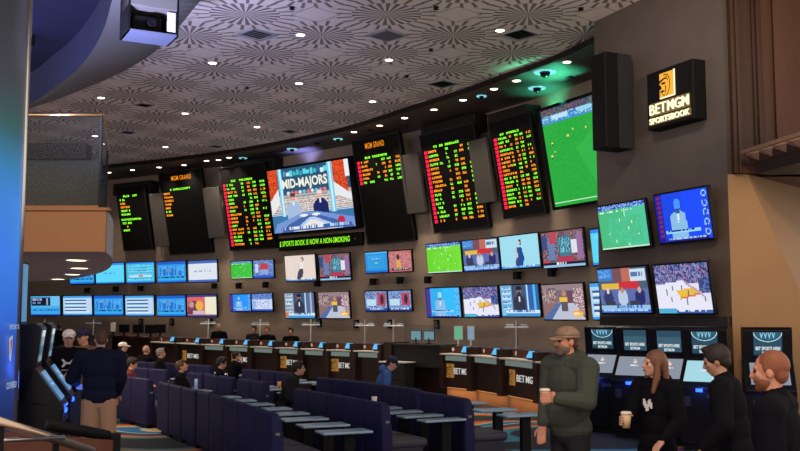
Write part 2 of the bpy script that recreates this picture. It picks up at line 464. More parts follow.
pier.add([t_l, shade_fold_t, far_t, (WING_B.x + .1, Yp + .6, zt)], [(0, 1, 2, 3)])
struct('wall_pier', pier, M['tan'])
# timber pilaster and panelled upper wall over the pier
pl = MB(); x0 = at(733, 100, Yp - .1).x
Y0 = Yp - .12
def xat(px): return at(px, 100, Y0).x
for a, b, d in ((733, 736.5, .10), (736.5, 739.5, .16), (739.5, 754, .07), (754, 757, .12), (757, 760, .18), (760, 763.5, .12)):
    pl.box(((xat(a) + xat(b)) / 2, Y0 + .20 - d / 2, (zt + 7.6) / 2), (xat(b) - xat(a) + .004, d + .2, 7.6 - zt))
struct('trim_2', pl, M['wood_pilaster'], bevel=.006)
up = MB(); up.box(((xat(763) + 7.2) / 2, Yp + .16, (zt + 7.6) / 2), (7.2 - xat(763), .2, 7.6 - zt))
up.box(((xat(779) + 7.2) / 2, Yp + .05, (zt + 7.6) / 2), (7.2 - xat(779), .1, 7.6 - zt))
up.box((6.7, Yp + 1.2, zt + .06), (3.2, 2.6, .12))
struct('wall_upper', up, M['wood_panel'], bevel=.01)
# carved crown moulding running out towards the viewer
cr = MB(); A = at(758, 168, 14.1); B = at(831, 168, 12.4); dv = Vector((B.x - A.x, B.y - A.y, 0)); Lc = dv.length
mc = Matrix.Translation((A.x, A.y, 0)) @ Matrix.Rotation(math.atan2(dv.y, dv.x), 4, 'Z')
z0 = at(752, 173, 14.0).z; z1 = at(755, 151, 14.0).z; hh = z1 - z0
cr.prism([(-.02, z0), (-.06, z0 + hh * .5), (.5, z0 + hh * .5), (.5, z0)], 0, Lc, 'x', 0, mc)
cr.prism([(-.06, z0 + hh * .5), (-.20, z1 - .03), (-.20, z1), (.5, z1), (.5, z0 + hh * .5)], -.05, Lc, 'x', 1, mc)
struct('trim_3', cr, [M['band_black'], M['wood_pilaster']], bevel=.008)
lf = MB(); nl = 5; mat('carving', (.30, .20, .14, 1), .4)
for i in range(nl):          # pointed leaves carved in relief along the crown
    xa = Lc * i / nl; xb = Lc * (i + 1) / nl; xm = (xa + xb) / 2
    def crown(x, t, out): return (x, -.06 - .14 * t - out, z0 + hh * .5 + (z1 - .03 - z0 - hh * .5) * t)
    lf.add([crown(xa, 1, .0), crown(xb, 1, .0), crown(xm, .08, .01), crown(xm, .8, .06), crown(xa, .75, .015), crown(xb, .75, .015)],
           [(0, 4, 3), (4, 2, 3), (0, 3, 1), (1, 3, 5), (3, 2, 5)], 0, mc)
lf.prism([(-.21, z1 - .02), (-.24, z1 + .025), (-.1, z1 + .025), (-.1, z1 - .02)], -.06, Lc, 'x', 0, mc)
struct('trim_4', lf, M['carving'])

# ceiling, soffit, black fascia
def pl_at(pts, z): return [atz(x, y, z) for x, y in pts]
inner = pl_at([(-40, 181), (20, 176), (60, 172), (107, 167.3), (170, 160.5), (240, 151), (300, 140), (350, 128.7), (400, 112.8), (450, 97.2), (500, 79.5), (548, 62.5), (598, 39), (640, 14), (700, -30)], ZS)
def smooth_curve(pts, n=6):
    out = []
    for i in range(len(pts) - 1):
        p0, p1, p2, p3 = pts[max(i - 1, 0)], pts[i], pts[i + 1], pts[min(i + 2, len(pts) - 1)]
        for k in range(n):
            t = k / n
            out.append(.5 * ((2 * p1) + (p2 - p0) * t + (2 * p0 - 5 * p1 + 4 * p2 - p3) * t * t + (3 * p1 - p0 - 3 * p2 + p3) * t ** 3))
    out.append(pts[-1]); return out
inner = smooth_curve(inner)
so = MB(); N2 = len(inner)
for i in range(N2 - 1):
    a, b = inner[i], inner[i + 1]
    fa, fb_ = -60 + 700 * i / (N2 - 1), -60 + 700 * (i + 1) / (N2 - 1)
    c, d = wall_pt(fb_), wall_pt(fa)
    so.add([(a.x, a.y, ZS), (b.x, b.y, ZS), (c.x, c.y, ZS), (d.x, d.y, ZS)], [(0, 3, 2, 1)])
struct('trim_5', so, M['soffit_brown'], smooth=True)
fa = MB()
for i in range(N2 - 1):
    a, b = inner[i], inner[i + 1]
    fa.add([(a.x, a.y, ZS - .02), (b.x, b.y, ZS - .02), (b.x, b.y, ZC + .1), (a.x, a.y, ZC + .1), (a.x, a.y + .08, ZS - .02), (b.x, b.y + .08, ZS - .02)],
           [(0, 1, 2, 3), (0, 4, 5, 1)])
struct('trim_6', fa, M['band_black'], smooth=True)
outer_ring = smooth_curve(pl_at([(260, -62), (228, -28), (200, 0), (178, 27), (155, 50.5), (128, 68), (98, 82), (60, 97.5), (30, 107.3), (0, 114)], ZC))
inner_ring = smooth_curve(pl_at([(120, -62), (117, -28), (112, 0), (104.5, 27), (96, 45), (85, 60.5), (73, 73), (55, 87), (30, 104), (0, 113.5)], ZC - .02))
ce = MB(); pts = [Vector((o.x, o.y, ZC)) for o in outer_ring]
poly = pts + [Vector((-26, pts[-1].y, ZC)), Vector((-26, 48, ZC)), Vector((14, 48, ZC)), Vector((14, 8, ZC)), Vector((pts[0].x, 8, ZC))]
bm = bmesh.new(); vs = [bm.verts.new(p) for p in poly]; f = bm.faces.new(vs); bmesh.ops.triangulate(bm, faces=[f], ngon_method='EAR_CLIP')
for f in bm.faces:
    if f.normal.z > 0: f.normal_flip()
ce.bm(bm); struct('ceiling', ce, M['ceiling_tiles'])
rg = MB()
for i in range(len(outer_ring) - 1):
    a, b, c, d = outer_ring[i], outer_ring[i + 1], inner_ring[i + 1], inner_ring[i]
    z = ZC - .02
    rg.add([(a.x, a.y, z), (b.x, b.y, z), (c.x, c.y, z), (d.x, d.y, z), (a.x, a.y, ZC + .05), (b.x, b.y, ZC + .05)], [(0, 3, 2, 1), (0, 1, 5, 4)])
struct('trim_7', rg, M['ring_grey'], smooth=True)
dm = MB(); zt2 = 8.3
for i in range(len(inner_ring) - 1):
    a, b = inner_ring[i], inner_ring[i + 1]
    dm.add([(a.x, a.y, ZC - .02), (b.x, b.y, ZC - .02), (b.x, b.y, zt2), (a.x, a.y, zt2)], [(0, 1, 2, 3)])
dm.quad((-30, 6, zt2), (2, 6, zt2), (2, 34, zt2), (-30, 34, zt2))
struct('ceiling_dome', dm, M['dome_blue'])
# small wall hatch drawn on the dome
# ------------------------------------------------------------------ lamps in the ceilings
ORD = ['first', 'second', 'third', 'fourth', 'fifth', 'sixth', 'seventh', 'eighth', 'ninth', 'tenth', 'eleventh', 'twelfth', 'thirteenth', 'fourteenth', 'fifteenth', 'sixteenth', 'seventeenth', 'eighteenth', 'nineteenth', 'twentieth']
def lamp_light(name, typ, energy, col, loc, parent=None, **k):
    l = bpy.data.lights.new(name, typ); l.energy = energy; l.color = col
    for a, b in k.items(): setattr(l, a, b)
    o = bpy.data.objects.new(name, l); C.objects.link(o); o.location = loc
    if parent is not None: o.parent = parent
    return o
def make_downlight(r=.11):
    t = thing('downlight', 'x', 'ceiling light')
    a = MB(); a.lathe([(r * .78, -.004), (r, -.012), (r * 1.05, 0), (r * .8, .0)], 20); a.build('trim_ring', M['white'], t, True)
    b = MB(); b.lathe([(.001, -.006), (r * .76, -.006), (r * .76, -.001), (.001, -.001)], 20); b.build('lens', M['lamp_warm'], t, True)
    return t
dl0 = make_downlight(); kmap0 = None
def put_downlight(px, py, z, label, group, power, first=[True]):
    p = atz(px, py, z)
    if first[0]: t = dl0; first[0] = False
    else: t = copy_tree(dl0)
    t.location = (p.x, p.y, z); t['label'] = label; t['group'] = group
    lamp_light('downlight_beam', 'SPOT', power, (1, .80, .58), (0, 0, -.03), t, spot_size=1.9, spot_blend=.8, shadow_soft_size=.08)
    return t
main_spots = [((300.5, 35), 'above the shaded diamond vent panels near the middle'), ((212.5, 63), 'right of the hanging projector box'), ((389, 60), 'just below the dark diamond vent'), ((299, 83.5), 'in the middle of the tiled ceiling'),
              ((372.5, 101.5), 'near the black edge over the studio screen'), ((500, 30.5), 'brightest, beside the diamond vent near the green soffit'), ((257, 127), 'near the black edge left of the studio screen'),
              ((165.5, 147), 'far away over the second dark odds board'), ((185, 113.5), 'between two starbursts, mid left of the ceiling'), ((101, 97.8), 'next to the grey curved ring'), ((106, 144), 'seen past the corner of the balcony glass'), ((95, 136), 'seen through the balcony glass')]
for (xy, d) in main_spots:
    put_downlight(xy[0], xy[1], ZC, 'round warm downlight in the starburst ceiling, ' + d, 'downlights in the starburst ceiling', 150)
soff = [(109, 172.5), (132.5, 170), (159, 167.3), (184, 165), (206.5, 160.8), (218.5, 160), (229, 157.6), (354, 132), (379.6, 125.6), (404.6, 118), (434, 109.6), (463, 100), (494, 89), (516.5, 80.8), (567, 62)]
for i, (x, y) in enumerate(soff):
    put_downlight(x, y, ZS, 'small downlight in the dark curved soffit, %s from the balcony end' % ORD[i], 'downlights in the curved soffit', 90)
# coloured stage lamps, some added for tint, and camera domes in the soffit
mat('lens_teal', (.01, .05, .05, 1), .2, emit=(.25, .75, .85, 1), es=.9)
def soffit_fixture(px, py, label, cat, lens, r=.17):
    p = atz(px, py, ZS); t = thing('soffit_fixture', label, cat, (p.x, p.y, ZS))
    a = MB(); a.lathe([(r * .7, -.006), (r, -.02), (r * 1.08, 0), (r * .7, 0)], 24); a.build('housing_ring', M['lens_teal'] if lens else M['charcoal'], t, True)
    b = MB(); b.ell((0, 0, -.01), (r * .5, r * .5, r * .5)); b.build('dome', M['black_gloss'], t, True); return t
g1 = soffit_fixture(545, 72, 'teal ringed stage lamp in the green-lit soffit above the football screen', 'stage lamp', True, .24)
g2 = soffit_fixture(537, 88, 'teal ringed stage lamp nearest the top edge of the football screen wall', 'stage lamp', True, .2)
soffit_fixture(481.5, 96, 'small teal camera dome in the soffit between two downlights', 'camera', True, .12)
g3 = soffit_fixture(292, 149, 'added ringed fixture tinting the soffit violet above the left half of the studio screen', 'stage lamp', True, .16)  # made-up fixture, placed to carry a violet tint on the soffit
g5 = soffit_fixture(243, 158, 'added ringed fixture tinting the soffit blue, left of the studio screen', 'stage lamp', True, .13)  # made-up fixture for the blue tint further left
g4 = soffit_fixture(338, 139, 'added ringed fixture tinting the soffit violet above the right half of the studio screen', 'stage lamp', True, .14)  # made-up fixture, extends the violet tint to the right
for x, y, d in ((570, 77, 'dark camera dome beside the wing wall speaker'), (370, 129.6, 'dark camera dome in the soffit right of the studio screen'), (365, 139, 'dark camera dome above the second hotel name odds board'), (404.5, 125.5, 'dark camera dome above the gap beside the red odds board'),
                (317, 143, 'dark camera dome over the middle of the studio screen'), (268, 152, 'dark camera dome over the left corner of the studio screen')):
    soffit_fixture(x, y, d, 'camera', False, .11)
for gg, cc, ee in ((g1, (.08, 1, .5), 300), (g2, (.08, 1, .5), 130), (g3, (.30, .34, 1), 260), (g4, (.6, .25, .8), 70), (g5, (.28, .34, 1), 200)): lamp_light('soffit_tint_beam', 'SPOT', ee, cc, (.35, .30, -.8), gg, spot_size=1.9, spot_blend=1).rotation_euler = (math.radians(184), math.radians(-10), 0)  # added beams hung below the fixtures, shining up to tint the soffit
# ceiling air vents: diamonds
def vent(px, py, label, dark, s=.29):
    p = atz(px, py, ZC); t = thing('ceiling_vent', label, 'vent', (p.x, p.y, ZC), PI / 4)
    a = MB()
    for k in range(4):
        a.box((0, s - .02, -.012), (2 * s, .04, .024), M4=Matrix.Rotation(k * PI / 2, 4, 'Z'))
    a.build('frame', M['ring_grey'], t)
    b = MB(); b.box((0, 0, -.003), (2 * s - .08, 2 * s - .08, .004)); b.build('backing', M['black'] if dark else M['charcoal'], t)
    if dark == 2:
        b = MB(); b.box((0, 0, -.016), (2 * s, 2 * s, .012)); b.build('cover_plate', mat('slate', (.10, .105, .12, 1), .6), t); return
    c = MB()
    for k in range(5): c.box((0, (-.2 + .1 * k) * s / .29, -.013), (2 * s - .08, .05, .006), rx=.5)
    c.build('louvres', M['charcoal'] if dark else M['ring_grey'], t)
for x, y, l, d in ((257, 34, 'pale diamond air vent left of the first bright downlight', 0), (387, 35, 'slate blue diamond panel vent right of the middle starburst', 2), (520, 34, 'dark diamond air vent just right of the brightest downlight', 1), (442.5, 83.5, 'dark diamond air vent close to the black fascia by the red odds board', 1),
                   (144, 104.5, 'small dark diamond vent below the grey ring', 1), (216, 146, 'small dark diamond vent far off near the fascia', 1), (290, 131, 'small dark diamond vent above the studio screen', 1), (128, 132, 'small dark diamond vent beyond the balcony corner', 1)):
    vent(x, y, l, d, .20 if l.startswith('small') else .29)

for x, y, d in ((436, 7, 'nearest the top edge'), (431, 49, 'left of the brightest downlight'), (407, 75.5, 'near the fascia above the hotel name board'), (247, 87, 'below the shaded starburst'), (292, 7, 'right of the projector box'), (581, 8, 'close to the top of the right wall')):
    p = atz(x, y, ZC); t = thing('sprinkler', 'tiny dark sprinkler head in the starburst ceiling, ' + d, 'sprinkler', (p.x, p.y, ZC), 0, 'sprinklers in the ceiling')
    a = MB(); a.lathe([(.02, -.05), (.05, -.045), (.05, -.035), (.02, -.03), (.02, -.008), (.055, -.006), (.055, 0), (.001, 0)], 14); a.build('head', M['black'], t, True)
p = atz(30.5, 35, 8.3); t = thing('dome_camera', 'small dark camera box on the blue dome beside the lit column', 'camera', (p.x, p.y, 8.3), .4)
a = MB(); a.rbox((0, 0, -.12), (.2, .3, .16), .02); a.build('housing', M['black'], t); a = MB(); a.box((0, 0, -.02), (.06, .06, .04)); a.build('mount', M['charcoal'], t)
# ------------------------------------------------------------------ pictures shown on the televisions
NX, NY = 52, 30
WH = (235, 245, 250)
def pic_pitch(bg=(60, 190, 60), bg2=(70, 200, 70)):
    c = Canvas(NX, NY, bg); c.rect(.55, 0, 1, 1, bg2); c.noise(0, 0, 1, .12, [(40, 60, 160), (70, 110, 220), (150, 190, 240)], 3)
    c.words(.05, .14, .8, .18, WH, 4, .4); c.line(.56, .12, .6, 1, (190, 240, 190)); c.rect(0, .96, 1, 1, (200, 235, 210))
    c.noise(.2, .3, .9, .9, [bg, bg, bg2, bg2, bg, bg2, bg, bg2], 8)
    for x, y in ((.2, .62), (.33, .8), (.45, .35), (.7, .4), (.8, .7), (.62, .55)): c.rect(x, y, x + .02, y + .05, (230, 250, 235))
    return c
def pic_talk():
    c = Canvas(NX, NY, (80, 95, 120)); c.rect(0, 0, .3, .25, (60, 130, 210)); c.rect(.3, 0, .5, .3, (120, 80, 90)); c.rect(.5, 0, .7, .3, (190, 110, 90)); c.rect(.68, .02, .98, .3, (205, 225, 240))
    c.rect(.05, .32, .42, .45, (225, 185, 70)); c.rect(.42, .3, .82, .45, (205, 50, 60)); c.rect(0, .45, 1, .8, (95, 110, 170))
    c.noise(.03, .05, .28, .22, [(60, 130, 210), (120, 180, 235)], 5); c.words(.7, .12, .95, .2, (90, 120, 170), 3)
    for x, s, k in ((.18, (50, 60, 110), (220, 200, 200)), (.48, (190, 205, 230), (190, 140, 120)), (.83, (40, 45, 110), (205, 170, 150))):
        c.ell(x, .66, .1, .2, s); c.ell(x, .5, .035, .07, k)
    c.rect(.12, .72, .3, .82, (60, 60, 80)); c.rect(.62, .72, .8, .82, (60, 60, 80))
    c.rect(0, .82, 1, .93, (150, 195, 235)); c.words(.3, .84, .85, .91, (60, 110, 190), 6); c.rect(0, .93, 1, 1, (55, 110, 210)); c.words(.05, .95, .95, .98, (190, 215, 245), 9)
    return c
def pic_woman(bg=(160, 222, 240), dress=(30, 75, 150), legs=(60, 70, 120), hair=(30, 25, 30), strip=(70, 150, 225)):
    c = Canvas(NX, NY, bg); c.rect(0, .94, 1, 1, strip); c.words(.1, .94, .9, .97, WH, 3, .5)
    c.poly([(.43, .36), (.56, .36), (.6, .62), (.63, .66), (.56, .95), (.42, .95), (.46, .6)], dress); c.rect(.4, .36, .44, .72, (215, 180, 165)); c.poly([(.4, .7), (.48, .66), (.46, .95), (.38, .95)], legs)
    c.ell(.52, .22, .045, .09, hair); c.ell(.505, .24, .03, .07, (225, 190, 175)); return c
def pic_skirt():
    c = Canvas(NX, NY, (232, 216, 206)); c.rect(.0, .93, 1, 1, (80, 130, 200)); c.words(.1, .93, .9, .97, WH, 3, .5); c.rect(.3, 0, .33, .9, (222, 206, 198))
    c.poly([(.48, .3), (.63, .3), (.6, .56), (.5, .56)], (240, 230, 226)); c.poly([(.46, .55), (.6, .55), (.58, .8), (.5, .93), (.37, .93), (.4, .75)], (70, 72, 84))
    c.rect(.46, .32, .49, .6, (225, 180, 160)); c.ell(.58, .16, .05, .09, (110, 60, 40)); c.ell(.57, .18, .03, .07, (230, 190, 170)); return c
def pic_robot():
    c = Canvas(NX, NY, (120, 90, 100)); c.noise(0, .05, 1, .85, [(110, 80, 95), (150, 105, 105), (90, 95, 140), (180, 130, 120), (70, 60, 80)], 11)
    c.rect(0, .1, .14, .5, (60, 80, 130)); c.rect(.16, .15, .3, .8, (100, 130, 180)); c.rect(.2, .0, .36, .35, (185, 75, 85)); c.rect(.0, .8, .15, .9, (200, 70, 80))
    c.poly([(.4, .2), (.68, .12), (.75, .4), (.7, .7), (.45, .72), (.38, .45)], (60, 125, 150)); c.noise(.44, .2, .68, .62, [(60, 125, 150), (130, 200, 215), (40, 80, 110)], 4)
    c.rect(.72, .25, .84, .62, (225, 225, 235)); c.rect(.38, .7, .75, .88, (175, 60, 85)); c.rect(.84, .1, .98, .8, (150, 110, 160))
    c.rect(0, .88, 1, .95, (20, 25, 45)); c.rect(0, .95, 1, 1, (150, 190, 225)); c.words(.3, .88, .6, .94, WH, 6, .5); return c
def pic_blueman(bg=(40, 140, 235), dark=(25, 60, 190), man=(120, 200, 250)):
    c = Canvas(NX, NY, bg); c.rect(.52, 0, .88, 1, tuple(min(255, int(v * 1.08)) for v in bg)); c.rect(0, 0, .14, 1, dark)
    for k in range(9): c.rect(.03, .04 + k * .1, .11, .09 + k * .1, (120, 40, 110))
    c.man(.42, .12, .95, man, tuple(int(v * .93) for v in (150, 205, 250)), (225, 240, 250)); c.ell(.42, .38, .05, .06, tuple(int(v * .6) for v in man))
    for k in range(5): c.ell(.93, .1 + k * .19, .05, .07, (150, 200, 250), .45)
    c.rect(.15, .78, .8, .84, (150, 215, 250)); c.words(.2, .79, .7, .82, dark, 7); c.rect(.15, .93, .95, 1, dark); c.words(.2, .95, .9, .99, (170, 210, 250), 8); return c
def pic_court():
    c = Canvas(NX, NY, (226, 226, 244)); c.noise(0, 0, 1, .42, [(60, 80, 140), (95, 115, 180), (140, 150, 205), (45, 55, 105), (170, 120, 150)], 21)
    c.poly([(0, .45), (.25, .36), (.55, .34), (.85, .72), (1, .8), (1, .92), (0, .92)], (232, 232, 248)); c.noise(.82, .3, 1, .62, [(60, 80, 140), (95, 115, 180), (45, 55, 105)], 5)
    c.poly([(.38, .54), (.72, .48), (.86, .6), (.46, .7)], (235, 190, 60)); c.line(.46, .7, .86, .6, (215, 120, 80)); c.line(.55, .36, .9, .68, (180, 165, 190))
    for x, y in ((.3, .42), (.27, .66), (.55, .7), (.88, .66), (.48, .42), (.6, .55), (.2, .5)): c.rect(x, y, x + .02, y + .12, (90, 90, 130))
    c.rect(0, .9, .35, 1, (80, 175, 215)); c.rect(.35, .93, 1, 1, (60, 90, 170)); c.words(.4, .94, .95, .98, WH, 4, .5); return c
def pic_news(cool=True):
    bgl = (110, 180, 225) if cool else (150, 160, 175)
    c = Canvas(NX, NY, (60, 90, 130)); c.rect(0, 0, .3, .85, bgl)
    for k in range(5): c.rect(.03, .05 + k * .16, .27, .13 + k * .16, (200, 225, 240)); c.words(.05, .07 + k * .16, .25, .1 + k * .16, (60, 110, 180), k)
    c.rect(.68, 0, 1, .85, (50, 100, 175) if cool else (90, 110, 150)); c.rect(.7, 0, .73, .8, (190, 225, 245)); c.rect(.86, 0, .92, .8, (90, 190, 235) if cool else (170, 185, 205)); c.rect(.3, 0, .36, .8, (80, 70, 90))
    c.man(.5, .06, .95, (165, 115, 95), (50, 55, 75), (220, 230, 240)); c.ell(.5, .29, .055, .08, (60, 45, 45)); c.ell(.5, .1, .07, .07, (40, 32, 32))
    c.rect(.05, .8, 1, .9, (215, 235, 245)); c.words(.2, .82, .9, .88, (70, 120, 185), 5); c.rect(0, .9, 1, 1, (70, 150, 215)); c.rect(.0, .78, .12, .98, (215, 120, 60) if not cool else (120, 200, 235)); return c
def pic_aisle():
    c = Canvas(NX, NY, (120, 105, 120)); c.rect(0, 0, 1, .16, (150, 130, 135)); c.poly([(0, .1), (.38, .3), (.38, .5), (0, 1)], (140, 110, 110)); c.noise(0, .12, .36, .55, [(165, 130, 120), (100, 80, 95), (205, 180, 170), (90, 75, 110)], 3)
    c.poly([(.75, .25), (1, .05), (1, .9), (.78, .5)], (170, 140, 140)); c.noise(.76, .15, 1, .75, [(205, 175, 165), (140, 100, 110), (225, 215, 215), (120, 90, 130)], 9)
    c.poly([(.4, .5), (.75, .5), (1, 1), (.1, 1)], (190, 195, 215)); c.poly([(.0, .95), (.42, .5), (.48, .5), (.2, 1), (0, 1)], (80, 110, 165))
    c.rect(.46, .4, .62, .78, (90, 85, 95)); c.rect(.42, .36, .66, .5, (235, 195, 70)); c.ell(.54, .26, .05, .09, (190, 140, 110)); c.rect(.62, .2, .75, .55, (110, 70, 95))
    c.ell(.84, .84, .12, .1, (245, 190, 90)); c.words(.76, .82, .92, .87, (255, 235, 180), 4); c.rect(.7, .76, .95, .8, (235, 160, 70)); return c
def pic_race(b=1.0):
    c = Canvas(NX, NY, (45, 150, 235)); c.rect(0, 0, 1, .12, (35, 95, 200)); c.noise(.05, .2, .95, .7, [(60, 165, 240), (100, 195, 250), (55, 140, 225)], 3)
    for x, w, h in ((.08, .05, .4), (.2, .1, .3), (.34, .05, .42), (.45, .12, .36), (.62, .05, .3), (.75, .12, .2)): c.rect(x, .66 - h, x + w, .68, (40, 115, 205))
    c.rect(.3, .3, .5, .5, (90, 150, 215)); c.rect(0, .72, 1, .9, (55, 175, 235)); c.words(.05, .76, .95, .83, (20, 45, 110), 5, .75); c.rect(0, .92, 1, 1, (30, 110, 220)); return c
def pic_cyan():
    c = Canvas(NX, NY, (95, 215, 250)); c.rect(0, 0, 1, .1, (50, 140, 235)); c.rect(0, .93, 1, 1, (50, 140, 235)); c.words(.3, .48, .7, .54, (60, 170, 220), 4, .7); c.rect(.1, .2, .9, .24, (120, 225, 250)); return c
def pic_sched():
    c = Canvas(NX, NY, (70, 190, 235)); c.rect(0, 0, 1, .08, (40, 120, 230))
    for k in range(6): c.rect(.05, .14 + k * .13, .95, .2 + k * .13, (130, 225, 245)); c.words(.07, .15 + k * .13, .93, .19 + k * .13, (30, 120, 190), k, .55)
    c.rect(.1, .62, .9, .7, (215, 235, 245)); c.rect(.45, .6, .6, .7, (215, 120, 130)); c.rect(0, .93, 1, 1, (40, 110, 220)); return c
def pic_list():
    c = Canvas(NX, NY, (170, 215, 245)); c.rect(0, 0, 1, .1, (70, 160, 235))
    for k in range(4): c.rect(.06, .2 + k * .18, .94, .26 + k * .18, (60, 90, 150)); c.rect(.08, .27 + k * .18, .9, .33 + k * .18, (225, 240, 250))
    c.rect(.8, .1, .98, .8, (190, 215, 245)); c.rect(.0, .93, 1, 1, (60, 150, 235)); return c
def pic_white():
    c = Canvas(NX, NY, (222, 230, 240)); c.rect(0, 0, 1, .12, (70, 105, 185)); c.rect(0, .9, 1, 1, (70, 110, 190))
    c.words(.2, .48, .8, .54, (150, 175, 205), 4, .6); c.words(.25, .42, .7, .45, (180, 195, 215), 5, .4); return c
def pic_paint():
    c = Canvas(NX, NY, (225, 105, 105)); c.rect(0, 0, 1, .1, (60, 60, 130)); c.rect(.62, .1, 1, .9, (238, 232, 205)); c.poly([(.05, .3), (.3, .25), (.4, .6), (.25, .9), (0, .9)], (120, 60, 80)); c.ell(.42, .5, .13, .22, (235, 180, 70)); c.ell(.15, .45, .09, .15, (190, 150, 150)); c.rect(.2, .75, .6, .9, (205, 190, 195)); c.rect(0, .93, 1, 1, (50, 80, 160)); return c
def pic_hockey():
    c = Canvas(NX, NY, (200, 220, 248)); c.noise(0, 0, 1, .35, [(50, 80, 160), (90, 130, 210), (140, 170, 230)], 4); c.rect(.3, .5, .75, .62, (235, 180, 80)); c.poly([(0, .4), (.3, .38), (.1, 1), (0, 1)], (150, 180, 230)); c.rect(0, .9, 1, 1, (40, 80, 200)); c.noise(.2, .4, .9, .85, [(200, 220, 248), (200, 220, 248), (225, 235, 250), (140, 140, 180)], 6); return c
def pic_show():
    c = Canvas(NX, NY, (70, 110, 190)); c.noise(0, 0, 1, .9, [(60, 95, 190), (110, 150, 215), (70, 70, 130), (160, 185, 230)], 13); c.ell(.55, .4, .22, .25, (190, 70, 80)); c.rect(.35, .55, .75, .8, (140, 170, 220)); c.rect(.1, .2, .25, .7, (200, 215, 240)); c.rect(0, .88, 1, 1, (50, 90, 210)); return c
def pic_box():
    c = Canvas(NX, NY, (45, 150, 225)); c.rect(.0, 0, 1, .06, (90, 190, 240)); c.rect(.12, .16, .85, .78, (60, 170, 230)); c.rect(.16, .22, .82, .74, (50, 155, 225)); c.words(.3, .3, .7, .34, (200, 230, 250), 4, .7); c.rect(.42, .5, .58, .58, (120, 210, 190)); c.rect(0, .9, 1, 1, (30, 105, 205)); return c
def pic_red():
    c = Canvas(NX, NY, (185, 105, 110)); c.noise(0, .05, 1, .8, [(190, 100, 105), (210, 130, 125), (165, 85, 95), (215, 160, 160)], 5); c.ell(.42, .3, .07, .12, (60, 45, 55)); c.poly([(.35, .42), (.5, .42), (.56, .8), (.3, .8)], (215, 170, 90)); c.rect(.12, .82, .9, .94, (30, 30, 50)); c.words(.18, .84, .85, .92, (200, 200, 210), 6, .6); return c
def pic_mix(seed):
    c = Canvas(NX, NY, (110, 160, 215)); c.noise(0, 0, 1, .85, [(90, 150, 220), (170, 205, 235), (60, 90, 160), (130, 110, 160)], seed); c.rect(.58, .1, .95, .75, (185, 75, 100)); c.ell(.78, .42, .08, .25, (70, 40, 60)); c.rect(.05, .4, .5, .75, (190, 220, 240)); c.rect(0, .85, 1, 1, (40, 70, 160)); c.words(.1, .88, .9, .95, WH, seed, .5); return c
def pic_dark():
    c = Canvas(NX, NY, (80, 180, 235)); c.rect(.02, .05, .68, .5, (20, 25, 50)); c.words(.06, .12, .42, .26, (150, 170, 205), 3, .75); c.words(.06, .32, .42, .4, (110, 130, 170), 4, .7); c.rect(.54, .1, .6, .45, (150, 170, 200)); c.rect(.7, .0, 1, .5, (110, 195, 240)); c.rect(0, .6, 1, .9, (60, 165, 235)); c.words(.05, .7, .95, .77, (30, 80, 160), 6, .7); c.rect(0, .92, 1, 1, (30, 100, 215)); return c
PICS = {}
def pic(key):
    if key not in PICS:
        f = {'pitch': lambda: pic_pitch(), 'pitch2': lambda: pic_pitch((75, 190, 130), (80, 200, 155)), 'lime': lambda: pic_pitch((110, 215, 50), (120, 225, 60)), 'talk': pic_talk, 'woman': pic_woman, 'skirt': pic_skirt, 'robot': pic_robot,
             'man': lambda: pic_blueman(), 'man2': lambda: pic_blueman((18, 70, 235), (20, 25, 150), (70, 150, 250)), 'cyanman': lambda: pic_blueman((50, 175, 240), (30, 60, 170), (150, 225, 250)), 'court': pic_court, 'news': pic_news, 'news2': lambda: pic_news(False), 'aisle': pic_aisle,
             'race': pic_race, 'cyan': pic_cyan, 'sched': pic_sched, 'list': pic_list, 'white': pic_white, 'paint': pic_paint, 'hockey': pic_hockey, 'show': pic_show, 'box': pic_box, 'red': pic_red, 'mixa': lambda: pic_mix(5), 'mixb': lambda: pic_mix(9), 'dark': pic_dark}[key]
        PICS[key] = f().mesh(1, 1)
    return PICS[key]
def television(face, l, r, yt, yb, key, label, group, tilt=6, hang=True, rim=None):
    c, w, h = fit(face, l, r, yt, yb); h = h / math.cos(math.radians(tilt)); rx = math.radians(tilt)
    t = thing('television', label, 'television', c, face.rz, group, rx)
    b = MB(); b.rbox((0, .035, 0), (w, .07, h), .012, seg=1); bz = b.build('casing', M['black_gloss'], t)
    d = .022 * min(1, w)
    s = link('screen', pic(key), bz); s.scale = (w - 2 * d - .02, 1, h - 2 * d - .02); s.location = (0, -.003, 0)
    k = MB(); gy = .30
    k.box((0, .09, 0), (.3 * w, .05, .3 * h)); k.tube([(0, .09, 0), (0, gy, -.05)], .03, 8); k.build('wall_mount', M['charcoal'], t)
    return t
